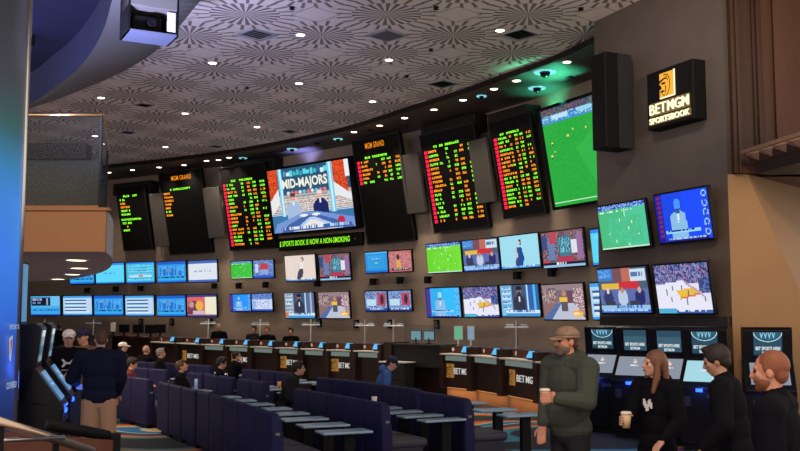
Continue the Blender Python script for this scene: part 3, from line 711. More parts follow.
TVS = [  # l, r, top, bottom, picture, label
 ('left bank', .28, 4, [(69.5, 94.5, 263.5, 284.5, 'race', 'upper bank television with blue race picture, partly under the balcony edge'),
  (95.5, 124.5, 262.5, 284, 'cyan', 'upper television with a plain pale cyan page, clipped by the balcony corner'),
  (126, 154.8, 261.5, 283.7, 'sched', 'upper television showing a cyan timetable with one pale red line'),
  (157, 186.3, 260.8, 283, 'race', 'upper television with blue race picture, left of the white page'),
  (188, 217.6, 259.8, 282.6, 'white', 'upper television showing a nearly blank white page'),
  (30.5, 60.5, 295.5, 315.8, 'dark', 'lower television with a dark caption box over blue, beside the black sign panel'),
  (62.8, 92.4, 295.3, 315.8, 'list', 'lower television with a pale list, second from the blue column'),
  (93.8, 123.6, 294.8, 316, 'race', 'lower television with blue race picture, between two list screens'),
  (125, 154.3, 295, 316.4, 'list', 'lower television with a pale list, under the cyan timetable'),
  (156.6, 186, 294.8, 316.8, 'race', 'lower television with blue race picture, beside the red and cream screen'),
  (186.8, 217, 294, 317.3, 'paint', 'lower television with a red and cream picture and a yellow figure')]),
 ('small four', .28, 5, [(230.6, 252.6, 260.5, 279, 'pitch', 'small television showing a green football pitch beside a blue show'),
  (252.8, 274, 259.3, 278.6, 'show', 'small television with a busy blue show, right of the green pitch'),
  (230, 251.2, 293.6, 312, 'man', 'small television with a bright blue presenter, under the green pitch'),
  (251.4, 272.8, 292.8, 311.8, 'hockey', 'small television with a white rink and an orange patch')]),
 ('middle four', .28, 6, [(284.8, 316, 254.5, 281.6, 'skirt', 'television showing a woman in a dark skirt on a pale background'),
  (319, 350.5, 253, 280.8, 'robot', 'television with a workshop scene, right of the woman in the skirt'),
  (284.4, 315, 292, 319, 'news2', 'television showing a suited newsreader with warm captions, below the woman'),
  (318.4, 350, 291.2, 319, 'aisle', 'television with a shop aisle and yellow badge, under the workshop scene')]),
 ('second small four', .28, 5, [(365, 388, 251.2, 273.6, 'box', 'small television with a plain blue framed notice'),
  (388.4, 412.2, 249.8, 272.6, 'red', 'small television with a brick red picture, right of the blue notice'),
  (364.8, 387.6, 290.4, 312, 'mixa', 'small television with a blue and red scene, under the blue notice'),
  (388, 411.8, 289.8, 311.7, 'mixb', 'small television with a blue and red scene, under the brick red picture')]),
 ('right eight', .32, 6, [(426.4, 461.8, 242.3, 273.4, 'lime', 'television showing a lime green football pitch'),
  (462.6, 499, 238.4, 271.4, 'talk', 'television with a panel show and red and yellow banner, left of the cyan one'),
  (500, 539.8, 234, 269, 'woman', 'television showing a woman in blue on a pale cyan background'),
  (541.8, 584.8, 229.5, 268, 'robot', 'television with a workshop scene and thick black edge, right of the cyan one'),
  (591, 631, 226, 265, 'cyan', 'pale cyan television almost hidden behind the edge of the right wall'),
  (425.8, 460.8, 287, 318, 'cyanman', 'television with a cyan presenter and red strip, under the lime pitch'),
  (463, 499, 285.8, 318, 'court', 'television showing a basketball court, under the panel show'),
  (500.6, 540, 283.8, 317.6, 'news', 'television showing a bearded newsreader in a suit with cyan captions'),
  (542.2, 585, 283, 320.8, 'aisle', 'television with a supermarket aisle, right of the bearded newsreader'),
  (590.5, 630, 281, 321, 'list', 'pale list television almost hidden behind the edge of the right wall')])]
for name, gap, tilt, L_ in TVS:
    mid = sum((a[0] + a[1]) / 2 for a in L_) / len(L_)
    for (l, r, a, b, k, lab) in L_:
        television(wall_face((l + r) / 2, gap), l, r, a, b, k, lab, 'televisions on the curved wall', tilt)
for (l, r, a, b, k, lab) in [(599.2, 648, 202, 249.4, 'pitch2', 'large television showing a pale green football pitch, on the right wall'), (655.8, 711.3, 189.7, 242.2, 'man2', 'large television with a deep blue picture of a suited man'),
                             (598.8, 649.6, 266.4, 314.4, 'talk', 'large television with a panel show and red and yellow banner, above the kiosks'), (655.3, 711.6, 262, 315.2, 'court', 'large television showing a white basketball court with yellow key')]:
    television(wing_face(0, .22), l, r, a, b, k, lab, 'large televisions on the right wall', 8)
# little black wall speakers between the two rows of televisions
for x, y, d in [(90, 290.5, 'beneath the plain cyan page'), (118.5, 289, 'beneath the cyan timetable, left one'), (143.5, 288.5, 'beneath the cyan timetable, right one'), (217.5, 286, 'at the corner of the white page'), (242, 286, 'under the small green pitch'), (269, 285, 'under the small blue show'),
                (321, 283.5, 'between the woman in the skirt and the newsreader'), (377, 282, 'under the blue framed notice'), (404, 280.5, 'under the brick red picture'), (432, 280, 'under the lime green pitch'), (522, 275.5, 'under the woman in blue'), (557, 272.5, 'under the black edged workshop scene')]:
    f = wall_face(x, .02); p = at_plane(x, y, f.p, f.n)
    t = thing('wall_speaker', 'tiny black wall speaker ' + d, 'speaker', p, f.rz, 'small speakers between the television rows')
    a = MB(); a.rbox((0, -.16, 0), (.17, .15, .2), .02); a.build('cabinet', M['black'], t)
    a = MB(); a.tube([(0, 0, .08), (0, -.12, .06)], .025, 8); a.build('bracket', M['charcoal'], t)
for x, y, d in [(141.5, 322, 'under the pale list'), (172.5, 322, 'under the blue race picture'), (211, 322, 'under the red and cream picture'), (320, 323, 'under the shop aisle'), (357, 324, 'right of the shop aisle'), (391, 324, 'under the blue and red pair'), (437.5, 324.5, 'under the cyan presenter')]:
    f = wall_face(x, .02); p = at_plane(x, y, f.p, f.n)
    t = thing('wall_box', 'small grey faced control box on the wall ' + d, 'control box', p, f.rz, 'control boxes under the televisions')
    a = MB(); a.rbox((0, -.03, 0), (.20, .06, .26), .01); a.build('housing', M['black'], t)
    a = MB(); a.box((0, -.062, .01), (.11, .006, .16)); a.build('face_plate', M['seat_grey'], t)

# ------------------------------------------------------------------ big screens
def big_screen(face, l, r, yt, yb, tilt, canvas, label, name):
    c, w, h = fit(face, l, r, yt, yb); h /= math.cos(math.radians(tilt))
    t = thing(name, label, 'screen', c, face.rz, None, math.radians(tilt))
    b = MB(); b.rbox((0, .12, 0), (w, .24, h), .02, seg=1); b.build('casing', M['black'], t)
    fr = MB(); d = .07
    for (x, z, sx, sz) in ((0, h / 2 - d / 2, w, d), (0, -h / 2 + d / 2, w, d), (-w / 2 + d / 2, 0, d, h), (w / 2 - d / 2, 0, d, h)): fr.box((x, -.02, z), (sx, .05, sz))
    fr.build('bezel', M['black_gloss'], t)
    link('screen', canvas.mesh(w - 2 * d, h - 2 * d), t).location = (0, -.004, 0)
    k = MB(); k.box((-w * .3, .35, -.1), (.12, .3, h * .8)); k.box((w * .3, .35, -.1), (.12, .3, h * .8)); k.build('wall_mount', M['charcoal'], t)
    return t, w - 2 * d, h - 2 * d
c = Canvas(100, 88, (60, 120, 170))
c.rect(0, 0, 1, .42, (40, 85, 115)); c.noise(.1, .02, .9, .2, [(40, 85, 115), (35, 70, 100), (60, 110, 140)], 3)
c.rect(0, .42, 1, .7, (190, 175, 170)); c.noise(.0, .45, 1, .7, [(225, 215, 205), (190, 160, 140), (160, 120, 95)], 5)
for k in range(10): c.rect(0, .45 + k * .03, 1, .46 + k * .03, (220, 225, 235))
for x0, x1 in ((0, .12), (.8, .96)):
    c.rect(x0, 0, x1, .48, (225, 75, 35)); c.noise(x0, 0, x1, .48, [(225, 75, 35), (235, 90, 45), (120, 35, 25), (225, 75, 35), (240, 85, 40)], 8)
c.poly([(0, .5), (.12, .3), (.12, .55), (0, .72)], (235, 235, 235)); c.poly([(.8, .3), (.98, .5), (1, .52), (1, .6), (.8, .5)], (230, 235, 240)); c.rect(.94, 0, 1, .25, (235, 240, 245))
for x in (.13, .74): c.rect(x, 0, x + .055, .75, (120, 205, 240)); c.rect(x + .015, 0, x + .04, .75, (215, 245, 252))
r_ = random.Random(4)
for k in range(13):
    x = .2 + k * .042; c.rect(x, .05 + .02 * (k % 2), x + .034, .12 + .01 * (k % 3), r_.choice([(90, 215, 235), (50, 165, 200), (225, 235, 240), (70, 195, 215), (30, 110, 150)]))
for k in range(10):
    x = .24 + k * .05; c.ell(x, .39, .022, .028, r_.choice([(90, 200, 225), (220, 225, 230), (225, 120, 130), (70, 150, 190)]))
c.rect(.2, .44, .72, .47, (150, 160, 175))
for cx, suit, skin, hair in ((.29, (165, 190, 225), (225, 160, 140), (90, 60, 50)), (.62, (30, 40, 100), (230, 175, 155), (225, 220, 215))):
    c.poly([(cx - .09, .86), (cx - .085, .6), (cx - .03, .52), (cx + .04, .52), (cx + .085, .6), (cx + .1, .86)], suit); c.ell(cx + .0, .465, .032, .055, skin); c.ell(cx, .43, .034, .03, hair); c.poly([(cx - .015, .52), (cx + .015, .52), (cx, .62)], (235, 235, 240))
c.poly([(.0, 1), (.05, .86), (.38, .72), (.58, .72), (1, .86), (1, 1)], (120, 150, 215)); c.poly([(.1, 1), (.2, .88), (.42, .76), (.56, .76), (.95, .95), (.98, 1)], (70, 100, 165))
c.poly([(.24, 1), (.46, .8), (.54, .8), (.86, 1)], (180, 205, 250)); c.poly([(.3, 1), (.47, .84), (.53, .84), (.78, 1)], (240, 232, 225)); c.poly([(.4, 1), (.48, .9), (.53, .9), (.68, 1)], (205, 205, 225))
c.ell(.4, .76, .05, .02, (240, 245, 250)); c.ell(.55, .76, .05, .02, (240, 240, 245)); c.ell(.84, .88, .04, .06, (190, 45, 75))
c.rect(.12, .92, .95, .985, (60, 95, 165)); c.words(.14, .93, .62, .97, (225, 235, 245), 5, .7); c.words(.68, .93, .92, .97, (180, 215, 250), 6, .7)
face = wall_face(312, .55)
t, w, h = big_screen(face, 269.8, 354, 163.5, 231.5, 10, c, 'large tilted screen showing two men at a studio desk under bold lettering', 'studio_screen')
mat('screen_letter', (.02, .02, .02, 1), .4, emit=rgb(240, 240, 225), es=1.0)
tm = link('screen_title', text_mesh('MID-MAJORS', w * .555, h * .19, .035, .0, mats=[M['screen_letter']]), t); tm.location = (-.045 * w, -.012, h * .235)
# football screen
c = Canvas(64, 120, (38, 170, 62)); c.noise(0, 0, 1, 1, [(38, 170, 62), (42, 176, 66), (35, 164, 58)], 2)
c.noise(0, 0, 1, .1, [(60, 60, 110), (110, 90, 120), (40, 60, 90), (150, 90, 80), (40, 120, 90)], 4); c.rect(0, .085, 1, .15, (70, 140, 215)); c.noise(0, .07, 1, .14, [(80, 150, 220), (190, 220, 240), (50, 110, 200), (60, 180, 200)], 5); c.rect(.15, .075, .4, .12, (190, 225, 245)); c.rect(.55, .07, .75, .11, (150, 215, 240))
c.rect(.9, .1, .93, .42, (120, 210, 130)); c.ell(1.02, .33, .3, .085, (200, 245, 205), .86); c.rect(0, .955, 1, .967, (215, 245, 215)); c.poly([(.45, .45), (.75, .3), (.95, .6), (.7, .9)], (48, 180, 74))
for x, y in ((.35, .3), (.43, .25), (.1, .34), (.12, .43), (.62, .27), (.07, .47)):
    c.rect(x, y, x + .025, y + .022, (225, 225, 120)); c.rect(x, y + .022, x + .02, y + .036, (60, 90, 70))
face = wall_face(570, .55)
big_screen(face, 546.5, 618, 98.5, 204, 10, c, 'tall tilted screen showing a bright green football match', 'football_screen')

# ------------------------------------------------------------------ odds boards
AM, GR, RD = rgb(255, 150, 30), rgb(140, 255, 50), rgb(255, 30, 70)
def quadxz(mb, x0, x1, z0, z1, col, y=-.006): mb.quad((x0, y, z0), (x1, y, z0), (x1, y, z1), (x0, y, z1), 0, col)
def led_word(mb, x, z, h, n, col, r, cw):
    for k in range(n):
        if r.random() < .12: continue
        for (u0, u1, v0, v1) in r.choice([((0, .8, 0, 1),), ((0, .8, 0, 1),), ((0, .8, .55, 1), (.2, .6, 0, .55)), ((0, .35, 0, 1), (.35, .8, 0, .45)), ((0, .8, 0, .4), (0, .8, .62, 1))]):
            quadxz(mb, x + (k + u0) * cw, x + (k + u1) * cw, z + h * v0, z + h * v1, col)
def odds_board(pxc, l, r, yt, yb, yled_top, tilt, rows, label, seed, header=None, names_only=False, red=True, gap=.45, red_rows=None):
    face = wall_face(pxc, gap); c, w, h = fit(face, l, r, yt, yb); h /= math.cos(math.radians(tilt))
    t = thing('odds_board', label, 'odds board', c, face.rz, 'betting odds boards on the curved wall', math.radians(tilt))
    b = MB(); b.rbox((0, .07, 0), (w, .14, h), .02, seg=1); cb = b.build('cabinet', M['black'], t)
    f = MB(); d = .035
    for (x, z, sx, sz) in ((0, h / 2 - d / 2, w, d), (0, -h / 2 + d / 2, w, d), (-w / 2 + d / 2, 0, d, h), (w / 2 - d / 2, 0, d, h)): f.box((x, -.012, z), (sx, .024, sz))
    f.build('edge_frame', M['charcoal'], cb)
    # header housing on the upright wall above
    frac = (yled_top - yt) / (yb - yt); ztop = h / 2 - frac * h
    k = MB(); k.box((0, .30, .05), (w * .5, .34, h * .6)); k.build('wall_mount', M['charcoal'], t)
    rr = random.Random(seed); tx = MB(); rd = MB(); rh = (ztop + h / 2 - .1) / rows['pitch']; lh = rh * .52; x0 = -w / 2 + .1
    z = ztop - rh
    if rows.get('title'):
        led_word(tx, -w * .27, z + .1 * rh, lh, int(w * .5 / .085), GR, rr, .085); z -= rh
    if rows.get('gap'): z -= rh * rows['gap']
    rw = .13 if red else 0
    for i in range(rows['n']):
        col = [AM, AM, GR][(i + rr.randint(0, 1)) % 3] if rows.get('warm') else (AM if (i // 1 + rr.randint(0, 1)) % 2 else GR)
        if red and (red_rows is None or i < red_rows): quadxz(rd, x0, x0 + rw, z - .02 * rh, z + .74 * rh, RD)
        n = rr.randint(4, 8); cw = .072
        led_word(tx, x0 + rw + .05, z + .12 * rh, lh, min(n, int(w * .30 / cw)) if not names_only else rr.randint(4, 7), col, rr, cw)
        if not names_only:
            for xf, nn in ((.45, 2), (.58, 3), (.70, 3), (.86, 4)):
                if rr.random() < .9: led_word(tx, -w / 2 + w * xf * .98, z + .12 * rh, lh, nn, rr.choice([col, AM, GR]), rr, w * .026)
        z -= rh
        if rows.get('break') == i:
            z -= rh * .4; led_word(tx, x0 + rw, z + .1 * rh, lh, int(w * .7 / .085), GR, rr, .085); z -= rh
    tx.build('lettering', M['led_dots'], t)
    if red and rd.f: rd.build('red_number_column', M['led_dots'], t)
    if header:
        hz = h / 2 - header[1] * h; m = link('led_heading', text_mesh(header[0], w * header[2], .17, .012, 0, mats=[M['led_amber']], space=1.15), t); m.location = (header[3] * w, -.015, hz)
    return t
odds_board(135.5, 119.8, 148.5, 187, 250, 194, 12, {'pitch': 15, 'title': 1, 'n': 8, 'break': 4}, 'dark odds board nearest the balcony with a few lines of text', 1, names_only=True, red=False)
odds_board(187, 164.2, 206.5, 171.5, 253.5, 187, 12, {'pitch': 18, 'title': 1, 'n': 7, 'warm': 1}, 'mostly blank odds board with hotel name and a short amber list', 2, header=('MGM GRAND', .085, .46, .03), names_only=True, red=False)
odds_board(249, 224.8, 270.4, 166, 249, 178, 12, {'pitch': 18.5, 'title': 1, 'n': 17}, 'full odds board with red number column, left of the studio screen', 3)
odds_board(385, 360, 407, 137.5, 242, 154, 12, {'pitch': 21, 'title': 1, 'n': 6, 'warm': 1}, 'odds board with hotel name and six lines, right of the studio screen', 4, header=('MGM GRAND', .075, .40, -.02))
odds_board(455, 427.2, 481.5, 130, 230, 141.5, 11, {'pitch': 19.5, 'title': 1, 'n': 17}, 'full odds board with red column above the lime pitch television', 5)
odds_board(517, 496.5, 538, 117.5, 216, 130, 11, {'pitch': 20.5, 'title': 1, 'n': 18}, 'narrow full odds board beside the tall football screen', 6)
# upright dark housings above the boards
for px, l, r, a, b, d in ((135, 113, 150, 182, 194, 'board nearest the balcony'), (250, 222, 273, 160, 176, 'board left of the studio screen'), (455, 421, 474, 119, 136, 'red column board above the lime pitch'), (508, 488, 526, 109, 126, 'narrow board beside the football screen')):
    f = wall_face(px, .5); c, w, h = fit(f, l, r, a, b); t = thing('board_housing', 'plain black header housing over the ' + d, 'board housing', c, f.rz, 'black housings above the odds boards')
    q = MB(); q.rbox((0, .24, 0), (w, .48, h), .015, seg=1); q.build('housing', M['band_black'], t)
    q = MB()
    for k in range(3): q.box((0, -.004, -h * .3 + h * .3 * k), (w * .94, .01, .03))
    q.build('grille', M['charcoal'], t)
# grey acoustic panels between the boards
for px, l, r, a, b, d in ((159, 152, 165, 193.5, 247, 'between the two boards by the balcony'), (213, 205.5, 220.5, 187.5, 238, 'left of the red column board by the studio screen'), (412, 403, 421, 154, 213.5, 'between the hotel name board and the red column board'), (481, 472.5, 490, 139.5, 203, 'between the two full boards on the right')):
    f = wall_face(px, .45); c, w, h = fit(f, l, r, a, b); t = thing('acoustic_panel', 'tilted plain grey panel ' + d, 'wall panel', c, f.rz, 'grey panels between the odds boards', math.radians(11))
    q = MB(); q.rbox((0, .05, 0), (w, .1, h), .012, seg=1); q.build('fabric_face', M['grey_panel'], t)
    q = MB(); q.box((0, .2, 0), (.1, .2, h * .6)); q.build('wall_mount', M['charcoal'], t)
# scrolling message sign under the studio screen
f = wall_face(318, .3); c, w, h = fit(f, 278.6, 360.5, 235.2, 247.8)
t = thing('message_sign', 'long thin black sign scrolling green text under the studio screen', 'LED sign', c, f.rz)
q = MB(); q.rbox((0, .08, 0), (w, .16, h), .015, seg=1); q.build('housing', M['black'], t)
m = link('led_message', text_mesh('$ SPORTS BOOK IS NOW A NON-SMOKING', w * .86, h * .50, .02, 0, mats=[M['led_lime']], space=1.1), t); m.location = (-w * .05, -.01, 0)
q = MB(); q.box((w * .44, -.004, 0), (.04, .02, .04)); q.build('sensor', M['seat_grey'], t)

# ------------------------------------------------------------------ lit wall sign and speaker on the right wall
f = wing_face(0, .26); c, w, h = fit(f, 647.5, 693, 66.2, 124.8)
t = thing('illuminated_sign', 'black box sign with lit gold lion emblem and two lines of letters', 'sign', c, f.rz)
q = MB(); q.rbox((0, .13, 0), (w, .26, h), .01, seg=1); q.build('sign_box', M['black'], t)
m = link('lettering', text_mesh('BET', w * .36, h * .175, .0, .012, mats=[M['glow_cream']]), t); m.location = (-w * .24, -.02, -h * .165)
m = link('lettering', text_mesh('MGM', w * .45, h * .175, .014, .012, mats=[M['glow_cream']]), t); m.location = (w * .195, -.02, -h * .165)
m = link('lettering', text_mesh('SPORTSBOOK', w * .86, h * .10, .014, .012, mats=[M['glow_cream']]), t); m.location = (0, -.02, -h * .365)
q = MB(); q.box((0, -.006, -h * .165), (w * .86, .008, h * .23)); q.box((0, -.006, -h * .365), (w * .9, .008, h * .13)); q.build('halo_panel', M['glow_halo'] if 'glow_halo' in M else emis('glow_halo', (1, .62, .12, 1), .16), t)
emis('glow_gold', (1.0, .46, .035, 1), 1.0)
def lion_emblem(parent, cx, cz, s, y, gold, dark, rim=None):
    q = MB(); q.box((cx, y, cz), (s * .86, .012, s)); pl_ = q.build('emblem_plate', gold, parent)
    if rim: r = MB(); r.box((cx + s * .455, y, cz), (s * .05, .016, s * 1.06)); r.box((cx + .02 * s, y, cz - s * .515), (s * .9, .016, s * .05)); r.build('emblem_rim', rim, parent)
    def P(u, v): return (cx + (u - .5) * s * .86, y - .009, cz + (.5 - v) * s)
    d = MB()
    def poly(pts): d.add([P(*p) for p in pts], [list(range(len(pts)))[::-1]])
    poly([(.0, .30), (.16, .25), (.36, .20), (.52, .24), (.55, .30), (.36, .27), (.2, .33), (.02, .40)])         # brow
    poly([(.08, .42), (.30, .38), (.48, .42), (.36, .48), (.2, .47)])                                          # eye
    poly([(.0, .46), (.10, .50), (.16, .62), (.08, .68), (.0, .66)])                                           # nose
    poly([(.05, .74), (.26, .70), (.36, .76), (.24, .80), (.06, .80)])                                          # mouth
    poly([(.40, .55), (.46, .54), (.47, .74), (.40, .84), (.36, .82), (.41, .70)])                              # cheek
    def arc(pts, w):
        for (a, b) in zip(pts[:-1], pts[1:]):
            v = Vector((b[0] - a[0], b[1] - a[1])); n = Vector((-v.y, v.x)).normalized() * w
            poly([(a[0] - n.x, a[1] - n.y), (b[0] - n.x, b[1] - n.y), (b[0] + n.x, b[1] + n.y), (a[0] + n.x, a[1] + n.y)])
    arc([(.30, .10), (.48, .08), (.64, .16), (.72, .32), (.74, .52), (.70, .70), (.60, .86), (.46, .95)], .022)
    arc([(.42, .16), (.56, .22), (.62, .40)], .016); arc([(.18, .84), (.28, .92), (.40, .93)], .02)
    d.build('lion_lines', dark, pl_)
lion_emblem(t, -.04 * w, h * .21, h * .42, -.012, M['glow_gold'], M['black'], M['glow_cream'])
p = at(611, 100, 16.55); zt_, zb_ = at(605, 51, 16.2).z, at(605, 147, 16.2).z
t = thing('wall_loudspeaker', 'tall black loudspeaker cabinet hung at the left end of the right wall', 'speaker', (p.x + .0, 16.5, 0), math.radians(25))
q = MB(); q.rbox((0, 0, (zt_ + zb_) / 2), (.56, .40, zt_ - zb_), .012, seg=1); q.build('cabinet', M['black'], t)
q = MB(); q.box((.13, -.206, (zt_ + zb_) / 2), (.29, .012, zt_ - zb_ - .02)); q.build('grille', M['charcoal'], t)
q = MB(); q.tube([(.1, .1, zt_ - .3), (.25, .75, zt_ - .3)], .03, 8); q.tube([(.1, .1, zb_ + .3), (.25, .75, zb_ + .3)], .03, 8); q.build('bracket', M['charcoal'], t)
# ------------------------------------------------------------------ betting counter
CT = [(120, 36.4), (153, 33.4), (200, 30.6), (240, 28.6), (290, 26.7), (330, 25.4), (385, 24.0), (443, 22.9), (475, 21.9), (505, 20.5), (545, 18.6), (600, 15.9)]
def ctr(px): p = at(px, 345, interp(CT, px)); return Vector((p.x, p.y, 0))
emis('tablet_blue', rgb(95, 190, 245), .95)
def counter_bay(l, r, label, logo, warm, light=True):
    a, b = ctr(l), ctr(r); f = Face((a + b) / 2, b - a); W = (b - a).length
    t = thing('betting_counter', label, 'counter', f.p, f.rz, 'betting counter bays')
    q = MB(); q.box((0, .06, .67), (W - .12, .10, .74)); q.build('front_panel', M['wood_dark'], t, bevel=.006)
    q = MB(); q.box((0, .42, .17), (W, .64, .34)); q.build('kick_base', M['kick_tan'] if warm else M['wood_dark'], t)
    for s in (-1, 1):
        q = MB(); q.box((s * (W / 2 - .055), .12, .77), (.11, .5, .98)); q.build('side_post', M['wood_dark'], t, bevel=.008)
    q = MB(); q.box((0, .0, 1.075), (W - .1, .30, .035)); q.build('writing_shelf', M['light_trim'], t, bevel=.006)
    q = MB(); q.box((0, .0, .98), (W - .16, .05, .11)); q.build('glass_strip', M['strip_green'] if light else M['charcoal'], t)
    q = MB(); q.box((0, .16, 1.175), (W - .1, .05, .17)); q.build('back_board', M['wood_red'], t, bevel=.005)
    q = MB(); q.box((0, .42, 1.24), (W, .52, .04)); q.build('counter_top', M['wood_dark'], t, bevel=.006)
    q = MB(); q.lathe([(.001, 0), (.045, 0), (.045, .006), (.001, .006)], 16, M4=Matrix.Translation((-W * .32, .13, 1.18)) @ Matrix.Rotation(PI / 2, 4, 'X')); q.build('round_notice', M['white'], t)
    if warm:
        q = MB(); q.box((0, .05, .295), (W - .1, .05, .012)); q.build('under_light', M['strip_orange'], t)
        lamp_light('under_glow', 'AREA', 3, (1, .50, .20), (0, -.02, .27), t, shape='RECTANGLE', size=W * .9, size_y=.1)
    if logo:
        m = link('letters', text_mesh('BET', W * .22, .14, .0, .003, mats=[M['logo_white']]), t); m.location = (-W * .035, .0, .69)
        m = link('letters', text_mesh('MGM', W * .28, .14, .015, .003, mats=[M['logo_white']]), t); m.location = (W * .25, .0, .69)
        lion_emblem(t, -W * .27, .69, .32, .0, M['logo_gold'], M['wood_dark'])
    # betting tablet resting on the shelf
    tb = thing('betting_tablet', 'blue lit tablet on the ledge, ' + label.split(', ', 1)[1], 'tablet', f.p + f.t * (W * .27) + f.n * .03 + Vector((0, 0, 1.093)), f.rz + .12, 'tablets along the betting counter')
    q = MB(); q.box((0, .02, .10), (.25, .02, .19), rx=-.55); q.build('casing', M['black'], tb)
    q = MB(); q.box((0, .006, .107), (.215, .006, .155), rx=-.55); q.build('screen', M['tablet_blue'], tb)
    q = MB(); q.box((0, .04, .01), (.16, .1, .02)); q.build('stand', M['black'], tb)
    return t
edges_l = [153.5, 179, 204, 228.5, 253, 278, 303.5, 329, 356, 384]
logos_l = {1, 3, 5, 7}
for i in range(9):
    counter_bay(edges_l[i], edges_l[i + 1], 'betting counter bay%s, %s from far end of long counter' % (' with gold emblem and letters' if i in logos_l else '', ORD[i]), i in logos_l, False, i > 1)
edges_r = [443.5, 473.5, 504, 540.5, 582]
for i in range(4):
    counter_bay(edges_r[i], edges_r[i + 1], 'betting counter bay%s, %s after the glass booth' % (' with gold emblem and letters' if i in (0, 2) else '', ORD[i]), i in (0, 2), True)
# booth between the two counters
a, b = ctr(384), ctr(443.5); f = Face((a + b) / 2, b - a); W = (b - a).length
t = thing('cashier_booth', 'tall dark cashier booth between the two runs of betting counter', 'booth', f.p, f.rz)
q = MB(); q.box((-W * .42, .3, .66), (W * .14, .7, 1.32)); q.box((.07 * W, .5, .62), (W * .86, .3, 1.24)); q.build('body', M['wood_dark'], t, bevel=.01)
q = MB(); q.box((.07 * W, .3, 1.26), (W * .86, .8, .05)); q.build('counter_top', M['band_black'], t, bevel=.008)
q = MB(); q.box((W * .04, .05, .98), (W * .8, .05, .5)); q.build('front_fascia', M['charcoal'], t, bevel=.006)
g = MB(); g.box((W * .12, .2, 1.5), (W * .7, .015, .5)); g.build('glass_screen', M['glass_clear'], t)
t2 = thing('low_cabinet', 'grey low cabinet with pale top standing before the cashier booth', 'cabinet', f.p + f.n * .25 - f.t * W * .16, f.rz)
q = MB(); q.box((0, 0, .42), (W * .42, .4, .84)); q.build('carcass', M['charcoal'], t2, bevel=.008)
for s in (-1, 1):
    for z in (.22, .6):
        q = MB(); q.box((s * W * .105, -.205, z), (W * .2, .02, .36 if z < .5 else .34)); q.build('door', M['seat_grey'] if False else M['charcoal'], t2, bevel=.006)
q = MB(); q.box((0, 0, .855), (W * .44, .44, .03)); q.build('top', M['light_trim'], t2, bevel=.004)
for k, (u, w_, h_, m_) in enumerate(((-.12, .3, .16, 'tablet_blue'), (.10, .3, .14, 'tablet_blue'))):
    t3 = thing('booth_monitor', ['small pale monitor standing on the cashier booth, nearer the long counter', 'small pale monitor standing on the cashier booth, nearer the green notice'][k], 'monitor', f.p + f.t * W * u - f.n * .4 + Vector((0, 0, 1.285)), f.rz)
    q = MB(); q.rbox((0, .02, .2), (w_ + .04, .03, h_ + .1), .006); q.build('casing', M['charcoal'], t3)
    q = MB(); q.box((0, .002, .2), (w_, .006, h_ + .06)); q.build('screen', M['screen_pale'] if 'screen_pale' in M else emis('screen_pale', rgb(150, 200, 220), .6), t3)
    q = MB(); q.lathe([(.09, 0), (.09, .012), (.02, .02), (.02, .14)], 12); q.build('stand', M['black'], t3)
# green framed notices on stands
for px, wv, em, d in ((445, .22, rgb(120, 215, 170), 'green lit notice in a slim stand at the start of the right counter'), (457.5, .16, rgb(150, 190, 215), 'pale lit notice in a slim stand beside the green notice')):
    p = ctr(px) - wall_face(450).n * .42; t = thing('notice_stand', d, 'notice', (p.x, p.y, 1.26), f.rz)
    q = MB(); q.box((0, 0, .3), (wv + .03, .02, .33)); q.build('frame', M['light_trim'], t)
    q = MB(); q.box((0, -.012, .3), (wv, .006, .29)); q.build('sheet', emis('notice_' + str(px), em, .6), t)
    q = MB(); q.box((0, 0, .07), (.04, .03, .14)); q.lathe([(.07, 0), (.07, .012), (.001, .014)], 14); q.build('base', M['steel'], t)
# cross shaped monitor arms standing behind the counter
def monitor_post(px, label):
    fc = wall_face(px); p = ctr(px) - fc.n * .55; Y = p.y
    t = thing('monitor_post', label, 'monitor arm', (p.x, p.y, 1.255), 0, 'cross shaped monitor posts behind the counter')
    q = MB(); q.tube([(0, 0, 0), (0, 0, .62)], .028, 10); q.lathe([(.09, 0), (.09, .015), (.03, .02)], 14); q.build('post', M['steel'], t)
    q = MB(); q.rbox((0, 0, .46), (.52, .07, .035), .01, seg=1); q.build('cross_bar', M['white_gloss'], t)
    q = MB(); q.rbox((-.15, 0, .50), (.18, .05, .05), .01, seg=1); q.build('lamp_head', M['desk_top'], t); q = MB(); q.rbox((.15, 0, .5), (.18, .05, .05), .01, seg=1); q.build('lamp_head', M['desk_top'], t)
for px, d in ((195, 'under the red and cream television'), (246, 'under the small presenter television'), (296, 'under the newsreader television'), (349, 'under the shop aisle television'), (377, 'before the booth'), (497, 'over the right counter')):
    monitor_post(px, 'steel cross shaped monitor post behind the betting counter, ' + d)
